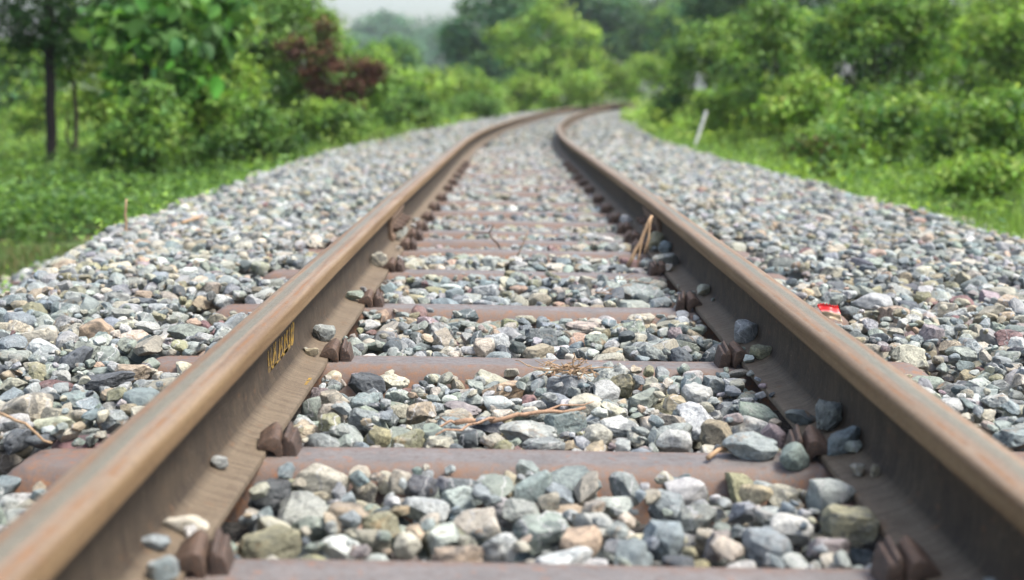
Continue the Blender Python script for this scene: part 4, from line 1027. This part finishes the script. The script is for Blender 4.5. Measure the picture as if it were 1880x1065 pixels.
# grass and weeds: uncountable, one object each
def scatter(n, u0, u1, s0, s1, bias=1.0):
    s = s0 + (s1 - s0) * rng.random(n) ** bias; u = u0 + (u1 - u0) * rng.random(n)
    x, y = track(u, s); return u, s, x, y
def patchy(x, y, k=1.0, ph=0.0):
    return .5 + .25 * np.sin(x * 2.1 * k + ph + 1.7 * np.sin(y * 1.3 * k)) + .25 * np.sin(y * 1.9 * k + 1.1 * np.sin(x * 2.7 * k + ph))
def blades(n, u0, u1, s0, s1, h, w, pal, thr, ph, bias=1.0, edge=None):
    u, s, x, y = scatter(n, u0, u1, s0, s1, bias)
    k = (patchy(x, y, 1, ph) + rng.normal(0, .12, n)) > thr
    if edge is not None: k &= edge(u, s)
    u, x, y = u[k], x[k], y[k]; n = len(x); z = ground_z(x, y)
    hh = h * rng.uniform(.4, 1.25, n) * (.55 + .7 * patchy(x, y, .6, ph + 2)); th = rng.uniform(0, 6.283, n); ln = hh * rng.uniform(.1, .6, n)
    dx, dy = np.cos(th), np.sin(th); ww = w * rng.uniform(.6, 1.3, n)
    b = np.stack([x, y, z - .01], 1); sd = np.stack([-dy * ww, dx * ww, 0 * x], 1); tp = b + np.stack([dx * ln, dy * ln, hh], 1); md = b + np.stack([dx * ln * .3, dy * ln * .3, hh * .6], 1)
    V = np.stack([b - sd, b + sd, md + sd * .7, tp, md - sd * .7], 1).reshape(-1, 3)
    i = np.arange(n)[:, None] * 5; Fc = (i + np.array([[0, 1, 2, 4]])); Fc2 = i + np.array([[4, 2, 3, 3]])
    c = np.array(pal)[rng.integers(0, len(pal), n)] * rng.uniform(.7, 1.3, (n, 1))
    C = np.concatenate([np.repeat(c, 5, 0), np.ones((n * 5, 1))], 1)
    # second face as a triangle: keep everything triangles
    tri = np.concatenate([i + np.array([[0, 1, 2]]), i + np.array([[0, 2, 4]]), i + np.array([[4, 2, 3]])])
    return V, tri, C
def merge(lst):
    V, Fc, C, o = [], [], [], 0
    for v, f, c in lst: V.append(v); Fc.append(f + o); C.append(c); o += len(v)
    return np.concatenate(V), np.concatenate(Fc), np.concatenate(C)
GR = [(.085, .155, .035), (.11, .18, .045), (.065, .12, .03), (.16, .17, .065), (.18, .14, .07)]
bare_ = lambda u, s: (np.sin(u * 5 + s * 1.1) + np.sin(s * 2.3 - u * 2)) * ((s > 7.4) & (s < 11.5) & (-u < 3.3)) > .1
left_edge = lambda u, s: ~bare_(u, s) & (-u > 1.98 + .12 * np.sin(s * 3.1) + .06 * np.sin(s * 7.7))
right_edge = lambda u, s: u > 2.28 + .12 * np.sin(s * 2.7 + 1) + .06 * np.sin(s * 6.9) - np.clip((s - 20) * .035, 0, .7)
V, Fc, C = merge([blades(110000, -5.5, -1.9, 3, 14, .085, .0035, GR, .34, 0, 1.3, left_edge), blades(50000, -12, -2, 10, 26, .22, .008, GR, .3, 1, 1.2, left_edge), blades(26000, -30, -2, 24, 60, .4, .02, [(.14, .24, .05), (.17, .26, .07)], .2, 2, 1, left_edge),
                  blades(60000, 2.1, 6, 3.5, 16, .12, .004, GR[:2] + BR, .3, 3, 1.2, right_edge), blades(40000, 1.7, 8, 14, 60, .26, .011, BR + GR[1:2], .2, 4, 1.0, right_edge), blades(22000, 2, 45, 40, 120, .8, .05, YL + BR, .1, 5, 1.0)])
link('grass', mesh_from('grass', V, Fc, C), M_LEAF, kind='stuff', label='green grass growing along both sides of the stone track bed')
def weeds(n, u0, u1, s0, s1, h, leaf, pal, thr, ph, per=16, bias=1.0, edge=None, z0=0.0):
    u, s, x, y = scatter(n, u0, u1, s0, s1, bias)
    pz = patchy(x, y, .8, ph); k = (pz + rng.normal(0, .1, n)) > thr
    if edge is not None: k &= edge(u, s)
    x, y, pz = x[k], y[k], pz[k]; n = len(x); z = ground_z(x, y)
    hh = h * rng.uniform(.35, 1.1, n) * (.5 + .8 * pz)
    P = np.repeat(np.stack([x, y, z], 1), per, 0); t = rng.random(n * per) ** .7; H2 = np.repeat(hh, per)
    r = (.35 * H2 + leaf) * np.sqrt(rng.random(n * per)); a = rng.uniform(0, 6.283, n * per)
    P = P + np.stack([np.cos(a) * r, np.sin(a) * r, H2 * t], 1)
    N = unit(rng.normal(0, .5, (n * per, 3)) + np.array([0, 0, .9]))
    c = np.array(pal)[np.repeat(rng.integers(0, len(pal), n), per)] * rng.uniform(.7, 1.35, (n * per, 1))
    return leaf_quads(P, leaf * rng.uniform(.6, 1.4, n * per), N, c, .55)
lst = [weeds(260, -2.7, -1.75, 5, 20, .22, .04, MD + BR, .2, 11, 12), weeds(240, 2.0, 2.6, 5, 20, .22, .04, MD + BR, .2, 12, 12), weeds(3000, -7, -2.3, 8.5, 15, .38, .055, MD + DK[1:2] + BR[1:2], .40, 1, 18, 1, lambda u, s: -u > 2.25 + np.clip(10.5 - s, 0, 3) * .55),
       weeds(700, -3.4, -2.2, 9, 15, .22, .05, MD, .35, 3, 16, 1, lambda u, s: -u > 2.2),
       weeds(2200, -9, -2.1, 14, 26, .38, .075, MD + BR, .35, 2, 16, 1, left_edge),
       weeds(2400, -6, -2.15, 3.5, 9, .05, .022, MD + BR, .52, 9, 12, 1, left_edge),
       weeds(160, -3.6, -2.6, 4.2, 6.2, .16, .04, BR + MD, .3, 8, 14),
       weeds(3400, 2.4, 6.5, 4.5, 14, .20, .042, BR + MD, .28, 4, 16, 1.1, right_edge),
       weeds(3000, 2.3, 8.5, 10, 26, .36, .07, BR + MD + YL[:1], .3, 5, 16, 1, lambda u, s: right_edge(u, s) & ~((np.abs(u - 2.05) < .3) & (s > 13.5) & (s < 16.0))),
       weeds(2400, 1.8, 14, 22, 60, .55, .14, BR + YL, .25, 6, 14, 1, right_edge),
       weeds(2600, -22, -2.0, 24, 62, .6, .16, BR + YL + MD, .25, 7, 14, 1, left_edge)]
V, Fc, C = merge(lst)
link('weeds', mesh_from('weeds', V, Fc, C), M_LEAF, kind='stuff', label='leafy green weeds spreading over the banks beside the ballast')
# two clods on the bare patch
for k, (px, py, r) in enumerate([(288, 356, .06), (362, 352, .055)]):
    q = at_z(px, py, -.42); z = float(ground_z(q[0], q[1]))
    o = link('rock', hi_mesh([3, 6][k]), None, label=['rounded reddish rock on the bare soil under the weeds', 'flatter reddish rock between weeds and the ballast edge'][k], category='rock')
    o.location = (q[0], q[1], z + r * .5); o.scale = (r * 1.3, r, r * .8); o.color = (.42, .24, .16, .3)

# ------------------------------------------------------------------ air
T = NT('thin_haze'); T.t.nodes.remove(T.b)
pv = T.n('ShaderNodeVolumePrincipled', Color=(.80, .88, .95), Density=.0005, Anisotropy=.2)
T.t.links.new(pv.outputs[0], T.t.nodes['Material Output'].inputs['Volume'])
bm = bmesh.new(); bmesh.ops.create_cube(bm, size=1)
for v in bm.verts: v.co = Vector((v.co.x * 900, v.co.y * 560 + 255, (v.co.z + .5) * 40 - 3))
HAZE = True
if HAZE: link('haze', bm_mesh('haze', bm), T.m, kind='stuff')

# ------------------------------------------------------------------ light
EL, AZ = R(62), R(105)                      # azimuth clockwise from +Y: from the right, a little behind the camera
w = bpy.data.worlds.new('World'); scene.world = w; w.use_nodes = True
nt = w.node_tree; bg = nt.nodes['Background']
sky = nt.nodes.new('ShaderNodeTexSky'); sky.sky_type = 'NISHITA'; sky.sun_disc = False; sky.sun_elevation = EL; sky.sun_rotation = AZ; sky.dust_density = 4.0; sky.air_density = 1.0; sky.ozone_density = 1.0
hsv = nt.nodes.new('ShaderNodeHueSaturation'); hsv.inputs['Saturation'].default_value = .85
nt.links.new(sky.outputs[0], hsv.inputs['Color']); nt.links.new(hsv.outputs[0], bg.inputs['Color']); bg.inputs['Strength'].default_value = .15
sd = bpy.data.lights.new('sun', 'SUN'); sd.energy = 2.0; sd.angle = R(18); sd.color = (1, .965, .91)
so = bpy.data.objects.new('sun', sd); COL.objects.link(so)
dv = Vector((math.sin(AZ) * math.cos(EL), math.cos(AZ) * math.cos(EL), math.sin(EL)))
so.rotation_mode = 'QUATERNION'; so.rotation_quaternion = dv.to_track_quat('Z', 'Y'); so.location = (6, -4, 12)
vs = scene.view_settings; vs.view_transform = 'Standard'; vs.look = 'None'; vs.exposure = 1.2; vs.gamma = 1
scene.cycles.use_denoising = True
scene.cycles.max_bounces = 8; scene.cycles.transparent_max_bounces = 8; scene.cycles.volume_bounces = 1
